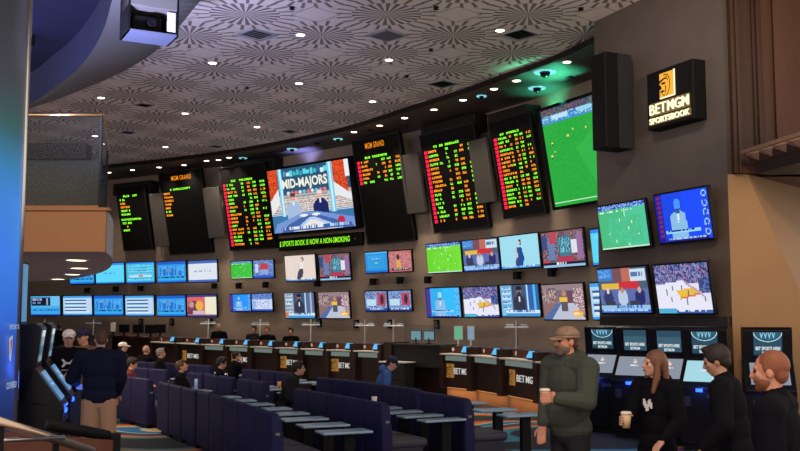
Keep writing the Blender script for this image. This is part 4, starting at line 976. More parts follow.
# low counter and screens at the far left
a, b = ctr(112), ctr(153); f = Face((a + b) / 2, b - a); W = (b - a).length
t = thing('service_desk', 'dark service desk at the far left end of the betting counter', 'desk', f.p, f.rz)
q = MB(); q.box((0, .3, .6), (W, .6, 1.2)); q.build('body', M['wood_dark'], t, bevel=.01); q = MB(); q.box((0, .28, 1.22), (W + .04, .7, .04)); q.build('top', M['wood_red'], t, bevel=.006)
a, b = at(26, 345, 36.5), at(111, 345, 36.5); t = thing('long_desk', 'long dark desk beyond the standing men, under the far televisions', 'desk', ((a.x + b.x) / 2, 36.6, 0))
q = MB(); q.box((0, .3, .6), (b.x - a.x, .6, 1.2)); q.build('body', M['wood_dark'], t, bevel=.01); q = MB(); q.box((0, .28, 1.22), (b.x - a.x, .7, .04)); q.build('top', M['charcoal'], t, bevel=.006)
for px, d in ((44, 'beside the black sign panel'), (93, 'above the man in a dark cap')):
    p = at(px, 340, 37.2); t = thing('monitor_post', 'steel cross shaped monitor post on the long desk, ' + d, 'monitor arm', (p.x, 37.2, 1.24), 0, 'cross shaped monitor posts behind the counter')
    q = MB(); q.tube([(0, 0, 0), (0, 0, .6)], .03, 10); q.build('post', M['steel'], t)
    q = MB(); q.rbox((0, 0, .45), (.62, .07, .06), .01, seg=1); q.build('cross_bar', M['desk_top'], t)
for px, Y, z, d in ((124, 35.6, 1.24, 'on the service desk, left'), (138, 34.6, 1.24, 'on the service desk, middle'), (150.5, 34.0, 1.24, 'on the service desk, right'), (160, 33.6, 1.26, 'above the first bay of the long counter')):
    p = at(px, 335, Y); t = thing('desk_monitor', 'black backed desk monitor ' + d, 'monitor', (p.x, Y, z), -.4, 'monitors at the far end of the counter')
    q = MB(); q.rbox((0, 0, .27), (.46, .05, .3), .01, seg=1); q.build('casing', M['black'], t)
    q = MB(); q.box((0, 0, .07), (.05, .04, .14)); q.box((0, 0, .008), (.2, .14, .016)); q.build('stand', M['black'], t)
p = at(113, 330, 35.9); t = thing('desk_lamp', 'cream shaded box lamp standing on the far desk', 'lamp', (p.x, 35.9, 1.2))
q = MB(); q.rbox((0, 0, .36), (.16, .16, .34), .02); q.build('shade', M['light_trim'], t); q = MB(); q.box((0, 0, .1), (.08, .08, .2)); q.build('base', M['charcoal'], t)

# ------------------------------------------------------------------ seats and their desks
def make_chair():
    t = thing('lounge_chair', 'x', 'chair')
    w = .78
    b = MB()                                    # tall padded back, rounded at the top corners and curled back slightly
    prof = [(-.40, .06), (-.26, .06), (-.25, .45), (-.29, .80), (-.33, .855), (-.38, .865), (-.42, .84), (-.41, .45)]
    bm = bmesh.new(); n = len(prof); ws = [-w / 2, -w / 2 + .03, -.25, 0, .25, w / 2 - .03, w / 2]; rows = []
    for k, x in enumerate(ws):
        e = 1.0 if 1 <= k <= 5 else 0
        row = []
        for (y, z) in prof:
            zz = z - (.03 if (k in (0, 6) and z > .7) else 0); yy = y if e else (-.34 + (y + .34) * .75)
            row.append(bm.verts.new((x, yy, zz)))
        rows.append(row)
    for k in range(len(ws) - 1):
        for i in range(n): bm.faces.new((rows[k][i], rows[k + 1][i], rows[k + 1][(i + 1) % n], rows[k][(i + 1) % n]))
    bm.faces.new(rows[0]); bm.faces.new(rows[-1][::-1]); bmesh.ops.recalc_face_normals(bm, faces=bm.faces)
    b.bm(bm); br_ = b.build('backrest', M['navy'], t, True, bevel=.018, seg=2)
    s = MB(); s.rbox((0, .0, .33), (w - .06, .54, .12), .045); s.build('seat', M['seat_navy'], t, True)
    p = MB(); p.box((0, -.02, .16), (w - .12, .46, .24)); p.build('base', M['navy_dark'], t, bevel=.01)
    q = MB(); q.box((0, -.1, .02), (w - .2, .5, .04)); q.build('plinth', M['black'], t)
    q = MB(); q.box((w / 2 + .003, -.335, .62), (.008, .05, .03)); q.build('number_plate', M['seat_grey'], br_)
    return t
def make_desk():
    t = thing('side_desk', 'x', 'desk')
    q = MB(); q.rbox((.30, .50, .60), (.34, .62, .03), .012); q.build('desk_top', M['desk_top'], t)
    q = MB(); q.box((.30, .56, .295), (.09, .14, .59)); q.build('pedestal', M['black'], t, bevel=.01)
    q = MB(); q.rbox((.30, .56, .012), (.26, .34, .024), .008); q.build('foot', M['black'], t)
    return t
chair0, desk0 = make_chair(), make_desk(); FIRST = [True]
KM = {}
KM.clear()
for c_ in C.objects:
    if c_.parent is not None: KM.setdefault(c_.parent.name, []).append(c_)
def seat_point(px, ytop): p = atz(px, ytop, .86); return Vector((p.x, p.y, 0))
CHAIRS = {}
def seat_block(pts, n, row, seg, turn=0):
    """chairs at equal steps between two back-top pixel positions"""
    A, B = seat_point(*pts[0]), seat_point(*pts[-1])
    path = [seat_point(*p) for p in pts]; L = [0]
    for u, v in zip(path[:-1], path[1:]): L.append(L[-1] + (v - u).length)
    for i in range(n):
        s = L[-1] * (i + .5) / n; k = max(j for j in range(len(L) - 1) if L[j] <= s + 1e-6)
        d = (path[k + 1] - path[k]).normalized(); p = path[k] + d * (s - L[k]); fwd = Vector((-d.y, d.x, 0))
        if fwd.y < 0: fwd = -fwd
        rz = math.atan2(fwd.y, fwd.x) - PI / 2; base = p + fwd * .36
        sc = min(1.0, L[-1] / n / .80)
        ch, dk = (chair0, desk0) if FIRST[0] else (copy_tree(chair0, None, KM), copy_tree(desk0, None, KM)); FIRST[0] = False
        where = '%s from the far end of the %s, %s' % (ORD[i], seg, row)
        for o, w_ in ((ch, 'navy lounge chair, '), (dk, 'pale pedestal desk, ')):
            o.location = base; o.rotation_euler = (0, 0, rz); o.scale = (sc, 1, 1); o['label'] = w_ + where
        ch['group'] = 'lounge chairs facing the screens'; dk['group'] = 'desks in front of the lounge chairs'
        CHAIRS[(row, seg, i)] = (base, rz, fwd, d)
R1, R2, R3 = 'counter row', 'middle row', 'near row'
seat_block([(133, 361.2), (172, 363), (212, 365.5)], 5, R1, 'far block')
seat_block([(243, 368.8), (266, 370.3), (293, 372.8)], 3, R1, 'central pair block')
seat_block([(318, 376.8), (365, 381.6), (420, 389)], 6, R1, 'six chair block')
seat_block([(421.5, 391), (445, 394.5), (468.5, 398.5)], 2, R1, 'last pair')
seat_block([(133, 367), (168, 369.5)], 2, R2, 'far pair')
seat_block([(189, 371.8), (212, 374.2), (234, 377.2)], 3, R2, 'three chair block')
seat_block([(239.5, 378.2), (266.5, 381.5)], 2, R2, 'leaning man pair')
seat_block([(296.5, 388.2), (335, 394.2), (386, 403)], 5, R2, 'five chair block')
seat_block([(118, 374.8), (150.5, 379)], 2, R3, 'far pair')
seat_block([(160, 381.2), (206, 391.8), (243, 402.5), (276, 413)], 8, R3, 'long block')

# ------------------------------------------------------------------ betting kiosks
def kiosk_picture():
    c = Canvas(60, 54, (38, 74, 92)); c.rect(0, 0, 1, .42, (30, 70, 92))
    c.ell(.5, -.02, .52, .44, (190, 225, 235), .86); c.ell(.5, -.02, .46, .36, (36, 92, 118))
    for x in (.28, .42, .56, .70): c.poly([(x - .06, .02), (x, .3), (x + .06, .02), (x + .03, .02), (x, .16), (x - .03, .02)], (150, 205, 225))
    c.rect(0, .93, 1, 1, (30, 60, 75)); return c
def kiosk_picture_plain():
    c = Canvas(40, 36, (52, 86, 104)); c.rect(0, 0, 1, .3, (44, 76, 95)); c.rect(0, .3, 1, .62, (60, 95, 112)); return c
def kiosk_console(bg):
    c = Canvas(36, 26, bg); c.ell(.55, .25, .06, .11, (230, 215, 200)); c.words(.42, .45, .68, .52, (215, 225, 235), 3, .8); c.rect(.5, .2, .6, .24, (215, 130, 90)); return c
kp = [kiosk_picture().mesh(1, 1), kiosk_picture_plain().mesh(1, 1)]
kc = [kiosk_console((138, 146, 160)).mesh(1, 1), kiosk_console((165, 215, 228)).mesh(1, 1)]
emis('kiosk_letter', rgb(235, 245, 250), .9)
kt = text_mesh('BET SPORTS HERE', .33, .05, .03, 0, mats=[M['kiosk_letter']]); kt2 = text_mesh('BETMGM', .16, .045, .02, 0, mats=[M['kiosk_letter']])
def kiosk(name, label, loc, rz, pict, cons, letters=True, sc=1.0, group='betting kiosks by the right wall'):
    t = thing(name, label, 'betting kiosk', loc, rz, group); t.scale = (sc, sc, sc); w = .66
    q = MB(); q.prism([(-.30, .10), (-.34, .86), (-.36, .93), (-.10, 1.0), (.30, 1.0), (.30, .10)], -w / 2, w / 2, 'x'); q.build('body', M['black_gloss'], t, bevel=.012)
    q = MB(); q.box((0, .0, .05), (w - .06, .5, .10)); q.build('plinth', M['black'], t)
    q = MB(); q.prism([(-.36, .93), (-.05, 1.36), (.02, 1.36), (.28, 1.0), (-.10, .96)], -w / 2, w / 2, 'x'); cs_ = q.build('console', M['black_gloss'], t, bevel=.01)
    ang = math.atan2(.31, .43)
    s = link('console_screen', cons, cs_); s.scale = (.52, 1, .36); s.location = (0, -.216, 1.153); s.rotation_euler = (-math.atan2(.31, .43), 0, 0)
    q = MB(); q.prism([(-.06, 1.34), (-.11, 1.76), (-.06, 1.80), (.22, 1.80), (.22, .98), (.02, 1.0)], -w / 2, w / 2, 'x'); hd_ = q.build('head', M['black_gloss'], t, bevel=.012)
    s = link('head_screen', pict, hd_); s.scale = (.38, 1, .33); s.location = (0, -.093, 1.565); s.rotation_euler = (math.atan2(.05, .42), 0, 0)
    if letters:
        m = link('screen_words', kt, hd_); m.location = (0, -.096, 1.50); m.rotation_euler = s.rotation_euler
        m = link('screen_words', kt2, hd_); m.location = (0, -.090, 1.435); m.rotation_euler = s.rotation_euler
    q = MB(); q.rbox((-.02, -.352, .885), (.10, .03, .05), .01); q.build('blue_light', M['led_blue'], t)
    lamp_light('blue_glow', 'POINT', 5.0, (.05, .15, 1), (0, -.46, .9), t, shadow_soft_size=.05)
    q = MB(); q.box((.17, -.35, .80), (.16, .03, .05)); q.build('ticket_slot', M['charcoal'], t); q = MB(); q.box((-.2, -.34, .72), (.1, .02, .14)); q.build('bill_reader', M['charcoal'], t)
    return t
kd = ['behind the man in the green jacket', 'left of the woman with long hair', 'directly behind the woman with long hair', 'used by the dark haired man', ]
f = wing_face(0, .52)
for i, (px, pk, ck) in enumerate(((604.5, 0, 0), (637, 1, 0), (671, 1, 0), (706.5, 0, 1))):
    c = at_plane(px, 341, f.p, f.n); kiosk('betting_kiosk', 'black betting kiosk with lit head screen, ' + kd[i], (c.x, c.y, 0), f.rz + .55, kp[pk], kc[ck])
c = at(767, 345, 13.75); kiosk('betting_kiosk', 'black betting kiosk before the tan wall, behind the close man in black', (c.x, 13.75, 0), math.radians(-14), kp[0], kc[0], sc=1.0)
# two kiosks at the left seen from the side
mat('side_glass', (.01, .02, .03, 1), .2)
lk = kiosk_console((95, 140, 185)).mesh(1, 1); lp = Canvas(20, 40, (120, 150, 165)); lp.rect(0, 0, 1, .2, (190, 215, 225)); lp.rect(0, .5, 1, .8, (80, 110, 130)); lpm = lp.mesh(1, 1)
a = at(31, 400, 10.7); k1 = kiosk('slot_kiosk', 'black kiosk seen side on nearest the blue column', (a.x, 10.7, 0), math.radians(106), lpm, lk, False, 1.04, 'side-on kiosks on the left')
a = at(42, 400, 12.1); k2 = kiosk('slot_kiosk', 'black kiosk seen side on, under the hands of the man in shorts', (a.x, 12.1, 0), math.radians(106), lpm, lk, False, 1.04, 'side-on kiosks on the left')
a = at(20.5, 294, 12.6); t = thing('sign_panel', 'tall black sign panel with a blue lit edge above the side-on kiosks', 'sign', (a.x, 12.7, 0), math.radians(103))
zt_, zb_ = at(22, 262, 12.7).z, at(22, 324, 12.7).z
q = MB(); q.rbox((0, .05, (zt_ + zb_) / 2), (.44, .12, zt_ - zb_), .012, seg=1); q.build('panel', M['black'], t)
q = MB(); q.box((0, -.016, (zt_ + zb_) / 2), (.36, .012, zt_ - zb_ - .06)); q.build('lit_face', emis('panel_blue', rgb(90, 150, 195), .75), t)
q = MB(); q.box((0, .05, zb_ / 2), (.12, .09, zb_)); q.box((0, .05, .02), (.4, .3, .04)); q.build('post', M['black'], t)

# ------------------------------------------------------------------ mezzanine balcony
ZB = 2.95
under = smooth_curve([atz(x, y, ZB) for x, y in [(105, 252), (110, 255.5), (112.6, 261), (110.5, 267), (103.5, 271.5), (95, 274.2), (80, 277.6), (60, 280.2), (31, 281.8)]], 5)
front_l = atz(-15, 252, ZB); farl = Vector((front_l.x - 2, under[-1].y, ZB))
outline = [Vector((front_l.x, under[0].y, ZB))] + [Vector((u.x, u.y, ZB)) for u in under] + [Vector((under[-1].x - 4, under[-1].y, ZB)), Vector((front_l.x - 4, under[0].y, ZB))]
Yf = under[0].y; zf = at(60, 210.5, Yf).z
t = thing('balcony', 'wooden mezzanine balcony with glass panels and brass rail, above the side-on kiosks', 'balcony', (0, 0, 0))
q = MB(); n = len(outline)
q.add(outline, [list(range(n))[::-1]]); mat('underside', (.42, .42, .50, 1), .6); q.build('underside', M['underside'], t)
q = MB(); A = outline[0]; B_ = outline[1]
q.box(((A.x + B_.x) / 2, Yf + .04, (ZB + zf) / 2), (B_.x - A.x, .08, zf - ZB)); q.box(((A.x + B_.x) / 2 + .02, Yf + .03, zf + .02), (B_.x - A.x + .06, .14, .05)); q.build('front_fascia', M['wood_orange'], t, bevel=.008)
q = MB()
mat('balcony_edge', (.42, .46, .55, 1), .4)
for i in range(1, n - 3):
    a, b = outline[i], outline[i + 1]; q.add([(a.x, a.y, ZB), (b.x, b.y, ZB), (b.x, b.y, zf), (a.x, a.y, zf)], [(0, 1, 2, 3)])
q.build('curved_edge', M['balcony_edge'], t, True)
q = MB(); q.add([Vector((v.x, v.y, zf - .01)) for v in outline], [list(range(n))]); q.build('deck', M['wood_orange'], t)
zg, z0g = at(60, 116.5, Yf + .1).z, at(60, 207, Yf + .1).z; xr = at(100.5, 160, Yf + .12).x
q = MB(); q.box(((A.x + xr) / 2, Yf + .1, (z0g + zg) / 2), (xr - A.x, .02, zg - z0g)); q.build('glass_panel', M['glass_clear'], t)
q = MB(); q.box(((A.x + xr) / 2, Yf + .1, z0g - .03), (xr - A.x, .08, .1)); q.build('glass_shoe', M['wood_orange'], t, bevel=.004)
xe = at(107.3, 160, Yf + 3).x
q = MB(); xs_ = at(107.2, 160, Yf + 3.2).x; q.add([(xr, Yf + .1, z0g), (xs_, Yf + 3.2, z0g), (xs_, Yf + 3.2, zg), (xr, Yf + .1, zg)], [(0, 1, 2, 3)]); q.build('glass_panel', M['glass_side'], t)
q = MB(); q.tube([(A.x, Yf + .1, zg + .03), (xr, Yf + .1, zg + .03), (xs_, Yf + 3.2, zg + .03)], .045, 10); q.build('handrail', M['brass'], t, True)
for (x, y) in ((xr, Yf + .1), (xs_, Yf + 3.2)):
    q = MB(); q.box((x, y, (zf + zg) / 2), (.03, .03, zg - zf)); q.build('post', M['charcoal'], t)
# inner parapet of the balcony behind the glass
zc, zd = at(60, 160, Yf + 2.2).z, at(60, 144, Yf + 2.2).z; xq = at(88, 150, Yf + 2.2).x; xq2 = at(99, 190, Yf + 2.2).x
q = MB(); q.box(((A.x + xq2) / 2 - .5, Yf + 2.3, (zf + zc) / 2), (xq2 - A.x + 1, .15, zc - zf)); q.build('inner_screen', mat('parapet', (.075, .08, .075, 1), .5), t)
q = MB(); q.box(((A.x + xq) / 2 - .5, Yf + 2.25, (zc + zd) / 2), (xq - A.x + 1, .35, zd - zc)); q.build('inner_beam', M['band_black'], t, bevel=.01)
for i, (x, y) in enumerate(((76.5, 260), (79.5, 268), (72.5, 274.2), (58, 279))):
    p = atz(x, y, ZB); u = copy_tree(dl0); u.location = (p.x, p.y, ZB - .002); u.scale = (2.0, 2.0, 1); u['label'] = 'large round downlight under the balcony, %s from its front edge' % ORD[i]; u['group'] = 'downlights under the balcony'
    lamp_light('downlight_beam', 'SPOT', 60, (1, .84, .62), (0, 0, -.03), u, spot_size=2.2, spot_blend=.8, shadow_soft_size=.12)

# ------------------------------------------------------------------ lit column at the far left
def column_material():
    m = bpy.data.materials.new('column_wrap'); m.use_nodes = True; nt = m.node_tree; b = nt.nodes['Principled BSDF']
    b.inputs['Base Color'].default_value = (.03, .035, .05, 1); b.inputs['Roughness'].default_value = .35
    tc = N(nt, 'ShaderNodeTexCoord'); sp = N(nt, 'ShaderNodeSeparateXYZ'); nt.links.new(tc.outputs['Object'], sp.inputs[0])
    z = math_node(nt, 'DIVIDE', sp.outputs['Z'], 5.5)
    cr = N(nt, 'ShaderNodeValToRGB'); r = cr.color_ramp
    def zz(py): return max(0, min(1, at(12, py, 8.2).z / 5.5))
    st = [(440, (18, 32, 80)), (360, (30, 66, 150)), (318, (45, 105, 205)), (250, (52, 128, 226)), (190, (48, 128, 215)), (150, (42, 118, 170)), (110, (40, 84, 88)), (60, (46, 52, 54)), (0, (38, 38, 40))]
    r.elements[0].position = zz(st[0][0]); r.elements[0].color = rgb(*st[0][1]); r.elements[1].position = zz(st[1][0]); r.elements[1].color = rgb(*st[1][1])
    for py, c in st[2:]: e = r.elements.new(zz(py)); e.color = rgb(*c)
    nt.links.new(z, cr.inputs[0])
    n = N(nt, 'ShaderNodeTexNoise'); n.inputs['Scale'].default_value = 1.6; nt.links.new(tc.outputs['Object'], n.inputs['Vector'])
    mx = N(nt, 'ShaderNodeMix', data_type='RGBA', blend_type='MULTIPLY'); mx.inputs['Factor'].default_value = .35; nt.links.new(cr.outputs[0], mx.inputs['A']); nt.links.new(n.outputs['Color'], mx.inputs['B'])
    nt.links.new(mx.outputs['Result'], b.inputs['Emission Color']); b.inputs['Emission Strength'].default_value = 1.15
    M['column_wrap'] = m
column_material()
t = thing('display_column', 'tall round column wrapped in a lit blue display at the left', 'column', (0, 0, 0))
R = 1.1; xc = at(12.5, 200, 9.0).x - R
q = MB(); q.lathe([(R, 0), (R, 7.5)], 64, M4=Matrix.Translation((xc, 9.0, 0))); q.build('lit_wrap', M['column_wrap'], t, True)
emis('column_white', rgb(185, 205, 235), .7); emis('column_red', rgb(200, 60, 90), .8)
def on_column(ang, z, mesh, name):
    o = link(name, mesh, t); o.location = (xc + (R + .012) * math.sin(ang), 9.0 - (R + .012) * math.cos(ang), z); o.rotation_euler = (0, 0, ang); return o
angc = math.radians(98)
zq = at(5, 328, 8.3).z; on_column(angc, zq, text_mesh('SPORTS', .36, .045, .01, 0, mats=[M['column_white']]), 'lettering')
zq = at(4, 392, 8.3).z; on_column(math.radians(97), zq, text_mesh('COVERED', .34, .06, .02, 0, mats=[M['column_white']]), 'lettering')
q = MB(); q.add([(-.04, 0, .10), (.05, 0, .13), (.05, 0, .02), (.02, 0, -.12), (-.02, 0, -.1)], [(4, 3, 2, 1, 0)]); on_column(math.radians(93), at(4, 352, 8.3).z, q.mesh('badge', [M['column_white']]), 'badge')
q = MB(); q.add([(-.02, -.004, .08), (.03, -.004, .10), (.03, -.004, .03), (.0, -.004, -.07)], [(3, 2, 1, 0)]); on_column(math.radians(93), at(4, 352, 8.3).z, q.mesh('badge', [M['column_red']]), 'badge_stripe')
q = MB(); ang = math.radians(113); q.tube([(xc + R * math.sin(ang) + .01, 9 - R * math.cos(ang), .0), (xc + R * math.sin(ang) + .01, 9 - R * math.cos(ang), 7.4)], .03, 10); q.build('edge_trim', M['steel'], t, True)

# ------------------------------------------------------------------ handrail in front
a, b = at(-14, 417.5, 4.2), at(92, 451, 5.0)
t = thing('handrail', 'brushed metal handrail sloping down at the lower left corner', 'handrail', (a.x, a.y, 0))
o_ = Vector((a.x, a.y, 0))
q = MB(); q.tube([a - o_, b - o_], .022, 14); q.build('rail', M['rail_metal'], t, True)
q = MB(); c1, c2 = at(-14, 441, 4.25), at(64, 437.5, 4.7); q.tube([c1 - o_, at(10, 440, 4.4) - o_, c2 - o_], .012, 10); q.build('lower_rail', M['steel'], t, True)
for f_ in (.12, .62, .97):
    p = a + (b - a) * f_ - o_; q = MB(); q.tube([(p.x, p.y, 0), (p.x, p.y, p.z)], .016, 10); q.build('post', M['black'], t, True)
t = thing('rail_barrier', 'dark low barrier wall beyond the metal handrail', 'barrier', (0, 0, 0))
A2, B2 = at(-10, 437, 5.6), at(112, 437, 6.4); q = MB(); zt_ = at(60, 426, 5.6).z
q.add([(A2.x, A2.y, 0), (B2.x, B2.y, 0), (B2.x, B2.y, at(112, 440, 6.4).z), (A2.x, A2.y, at(-10, 402, 5.6).z - .16)], [(0, 1, 2, 3)])
md = q.build('panel', M['wood_red'], t); sm = md.modifiers.new('s', 'SOLIDIFY'); sm.thickness = .12; sm.offset = 0
pa, pb_ = at(48, 424, 6.0), at(108, 436, 6.35)
q = MB(); q.tube([pa, pb_], .036, 8); q.build('cap_rail', M['black'], t, True)
q = MB(); q.box((at(110, 440, 6.35).x, 6.38, at(110, 434, 6.35).z / 2), (.10, .10, at(110, 434, 6.35).z)); q.build('end_post', M['black'], t, bevel=.01)

# ------------------------------------------------------------------ projector box hung from the ceiling
nl_ = at(128, 30, 14.0); rz_ = math.radians(28); w_, d_, H_ = .76, .60, .62
t = thing('projector_housing', 'grey projector box hanging below the ceiling ring, open at the front', 'projector', (nl_.x, nl_.y, nl_.z), rz_)
q = MB(); q.box((w_ / 2, d_ / 2, .015), (w_, d_, .03)); q.build('floor_plate', mat('plate_blue', (.10, .115, .19, 1), .6), t)
q = MB(); q.box((w_ / 2, d_ / 2, H_ - .11), (w_, d_, .22)); q.build('top_hood', M['seat_grey'], t, bevel=.01)
q = MB(); q.box((.015, d_ / 2, H_ / 2), (.03, d_ + .004, H_)); q.box((w_ - .015, d_ / 2, H_ / 2), (.03, d_ + .004, H_)); q.box((w_ / 2, d_ - .015, H_ / 2), (w_, .03, H_ - .004)); q.build('side_walls', M['black'], t)
q = MB(); q.rbox((w_ * .42, d_ * .55, .19), (w_ * .6, d_ * .6, .22), .02); q.build('projector_body', M['black'], t)
q = MB(); q.lathe([(.07, 0), (.08, .08), (.05, .09), (.001, .07)], 20, M4=Matrix.Translation((w_ * .5, d_ * .28, .19)) @ Matrix.Rotation(PI / 2, 4, 'X')); q.build('lens', M['black_gloss'], t, True)
q = MB(); q.box((w_ * .86, .03, .22), (w_ * .17, .02, .30)); q.build('white_card', M['light_trim'], t)
q = MB(); q.tube([(w_ / 2, d_ / 2, H_), (w_ / 2, d_ / 2, 8.3 - nl_.z)], .05, 10); q.build('drop_pole', M['charcoal'], t)
# ------------------------------------------------------------------ people
def skin(name, c): return mat(name, c, .5, spec=.35)
skin('skin_light', (.50, .27, .19, 1)); skin('skin_ruddy', (.50, .22, .14, 1)); skin('skin_tan', (.36, .19, .12, 1))
mat('hair_dark', (.018, .013, .010, 1), .6); mat('hair_brown', (.075, .038, .020, 1), .55); mat('hair_grey', (.20, .18, .17, 1), .6); mat('hair_red', (.20, .065, .030, 1), .5); mat('hair_long', (.13, .055, .030, 1), .45)
mat('cloth_black', (.0055, .0055, .008, 1), .95, spec=.06, bump=.1, nscale=14); mat('cloth_navy', (.009, .012, .026, 1), .9, spec=.08, bump=.1, nscale=14); mat('cloth_olive', (.050, .058, .046, 1), .85, spec=.1, bump=.15, nscale=10); mat('cloth_charcoal', (.018, .018, .021, 1), .9, spec=.08)
mat('cloth_khaki', (.40, .235, .12, 1), .75, bump=.15, nscale=12); mat('cloth_maroon', (.10, .012, .018, 1), .75); mat('cloth_blue', (.03, .10, .30, 1), .7); mat('cloth_brown', (.16, .09, .055, 1), .75); mat('cloth_denim', (.03, .04, .07, 1), .8)
mat('cap_camo', (.24, .155, .10, 1), .8, noise=.5, nscale=22); mat('cap_white', (.72, .70, .66, 1), .7); mat('cap_navy', (.012, .018, .05, 1), .7); mat('beard_grey', (.13, .095, .075, 1), .8); mat('lip', (.30, .09, .075, 1), .5); mat('eye_dark', (.015, .012, .012, 1), .2)
mat('cup_paper', (.62, .42, .24, 1), .6); mat('cup_lid', (.72, .66, .52, 1), .4); mat('print_white', (.65, .65, .65, 1), .6)
V = Vector
def rot2(v, a): return V((v.x * math.cos(a) - v.y * math.sin(a), v.x * math.sin(a) + v.y * math.cos(a), v.z))
def elbow(sh, wr, l1, l2, pole):
    d = wr - sh; L = min(d.length, (l1 + l2) * .999); dn = d.normalized(); a = (l1 * l1 - l2 * l2 + L * L) / (2 * L); h = math.sqrt(max(0, l1 * l1 - a * a))
    p = (pole - dn * pole.dot(dn)).normalized(); return sh + dn * a + p * h
def person(label, loc, facing, h=1.76, pose='stand', lean=0.0, build=1.0, skin_m='skin_light', top='cloth_black', bottom='cloth_denim', sleeve='long', legs='long', hair='short', hair_m='hair_dark', hat=None, beard=None,
           hands=(None, None), head=(0, 0), group=None, detail=0, hood=None, twist=0.0, bulk=1.0, wrist_watch=False, grip=None, shoe='cloth_black', category='person', seat_z=.46, bob=0):
    """facing: world heading angle (0 = +X); local +Y forward, +X the person's right"""
    k = h / 1.78
    t = thing('person', label, category, loc, facing - PI / 2, group); t.scale = (k, k, k)
    sit = pose == 'sit'
    hip_z = .92 if not sit else seat_z + .13
    hipc = V((0, 0, hip_z))
    def up(dz, dy=0, dx=0):       # point along the leaning torso
        y = dy * math.cos(lean) + dz * math.sin(lean); z = dz * math.cos(lean) - dy * math.sin(lean); v = V((dx, y, z)); return hipc + rot2(v, twist * min(1, dz / .5))
    B = build
    neck0, neck1 = up(.585), up(.66, .015)
    hc = up(.745, .03); yaw, pit = head
    HM = Matrix.Translation(hc) @ Matrix.Rotation(twist + yaw, 4, 'Z') @ Matrix.Rotation(pit, 4, 'X')
    shs = [up(.535, 0, s * .185 * B) for s in (-1, 1)]
    hips = [V((s * .095, 0, hip_z - .01)) for s in (-1, 1)]
    if sit: knees = [V((s * .13, .43, hip_z - .03)) for s in (-1, 1)]; ank = [V((s * .14, .46, .09)) for s in (-1, 1)]
    else: knees = [V((s * .115, .015, .50)) for s in (-1, 1)]; ank = [V((s * .125, -.02, .09)) for s in (-1, 1)]
    wr = []; el = []
    for i, s in enumerate((-1, 1)):
        tg = hands[i]; pole = V((s * .5, -.5, -.6))
        if tg is None: tg = (s * .27, .05, hip_z - .02) if not sit else (s * .18, .34, hip_z + .09)
        tg = V(tg); d = tg - shs[i]
        if d.length > .53: tg = shs[i] + d.normalized() * .53
        wr.append(tg); el.append(elbow(shs[i], tg, .29, .255, pole))
    vox = .0105 if detail == 0 else .0072
    # ---- one continuous skin surface
    b = MB()
    cap_ = b.capsule
    b.ell((0, 0, 0), (.155 * B, .112, .13), Matrix.Translation(up(.03)) @ Matrix.Rotation(-lean, 4, 'X'))
    b.ell((0, 0, 0), (.140 * B, .100, .19), Matrix.Translation(up(.18)) @ Matrix.Rotation(-lean, 4, 'X'))
    b.ell((0, 0, 0), (.165 * B, .112, .19), Matrix.Translation(up(.40)) @ Matrix.Rotation(twist, 4, 'Z') @ Matrix.Rotation(-lean, 4, 'X'))
    cap_(neck0, neck1, .060, .055); cap_(neck1, hc + V((0, -.015, -.03)), .055, .055)
    for i in (0, 1):
        cap_(up(.57), shs[i], .055, .062); cap_(shs[i], el[i], .058, .043); cap_(el[i], wr[i], .042, .027)
        cap_(hips[i], knees[i], .085, .058); cap_(knees[i], knees[i] + (ank[i] - knees[i]) * .35, .055, .058); cap_(knees[i] + (ank[i] - knees[i]) * .35, ank[i], .058, .038)
        cap_(ank[i] + V((0, -.03, -.045)), ank[i] + V((0, .14, -.06)), .04, .03)
    # hands
    for i, s in enumerate((-1, 1)):
        fd = (wr[i] - el[i]).normalized()
        g = grip.get(i) if grip else None
        if g:
            c = V(g[:3]); v = V((wr[i].x - c.x, wr[i].y - c.y, 0)); a0 = math.atan2(v.y, v.x); rc = .046; zc = c.z
            sgn = g[3] if len(g) > 3 else (1 if s > 0 else -1)
            pc = c + V((math.cos(a0), math.sin(a0), 0)) * (rc + .020); pc.z = zc
            cap_(wr[i], pc + V((0, 0, .02)), .026, .026); cap_(pc + V((0, 0, -.028)), pc + V((0, 0, .028)), .020, .021)
            for q in range(4):
                z = zc + .036 - .023 * q; pts = [c + V((math.cos(a0 + sgn * u) * (rc + .010), math.sin(a0 + sgn * u) * (rc + .010), z - c.z)) for u in (.25, .9, 1.6, 2.25 + .12 * (1.5 - abs(q - 1.5)))]
                for p0, p1 in zip(pts[:-1], pts[1:]): cap_(p0, p1, .0098, .0090, 8)
            pts = [c + V((math.cos(a0 - sgn * u) * (rc + .011), math.sin(a0 - sgn * u) * (rc + .011), zc - c.z + .03 + .012 * u)) for u in (.15, .8, 1.35)]
            for p0, p1 in zip(pts[:-1], pts[1:]): cap_(p0, p1, .012, .0105, 8)
        else:
            side = fd.cross(V((0, 0, 1)))
            if side.length < .3: side = V((0, 1, 0)) * -1 * s
            side = side.normalized(); nrm = side.cross(fd).normalized()
            if not sit and hands[i] is None: side, nrm = V((0, -1, 0)), V((-s, 0, 0))
            p0 = wr[i] + fd * .045
            for u in (-.024, 0, .024): cap_(wr[i] + fd * .012 + side * u * .6, p0 + fd * .035 + side * u, .019, .016, 8)
            for q, (u, L) in enumerate(((-.031, .062), (-.0105, .075), (.0105, .080), (.031, .070))):
                a = p0 + fd * .045 + side * u; m1 = a + fd * L * .5 - nrm * .012; m2 = m1 + fd * L * .42 - nrm * .028
                cap_(a, m1, .0100, .0094, 8); cap_(m1, m2, .0094, .0085, 8)
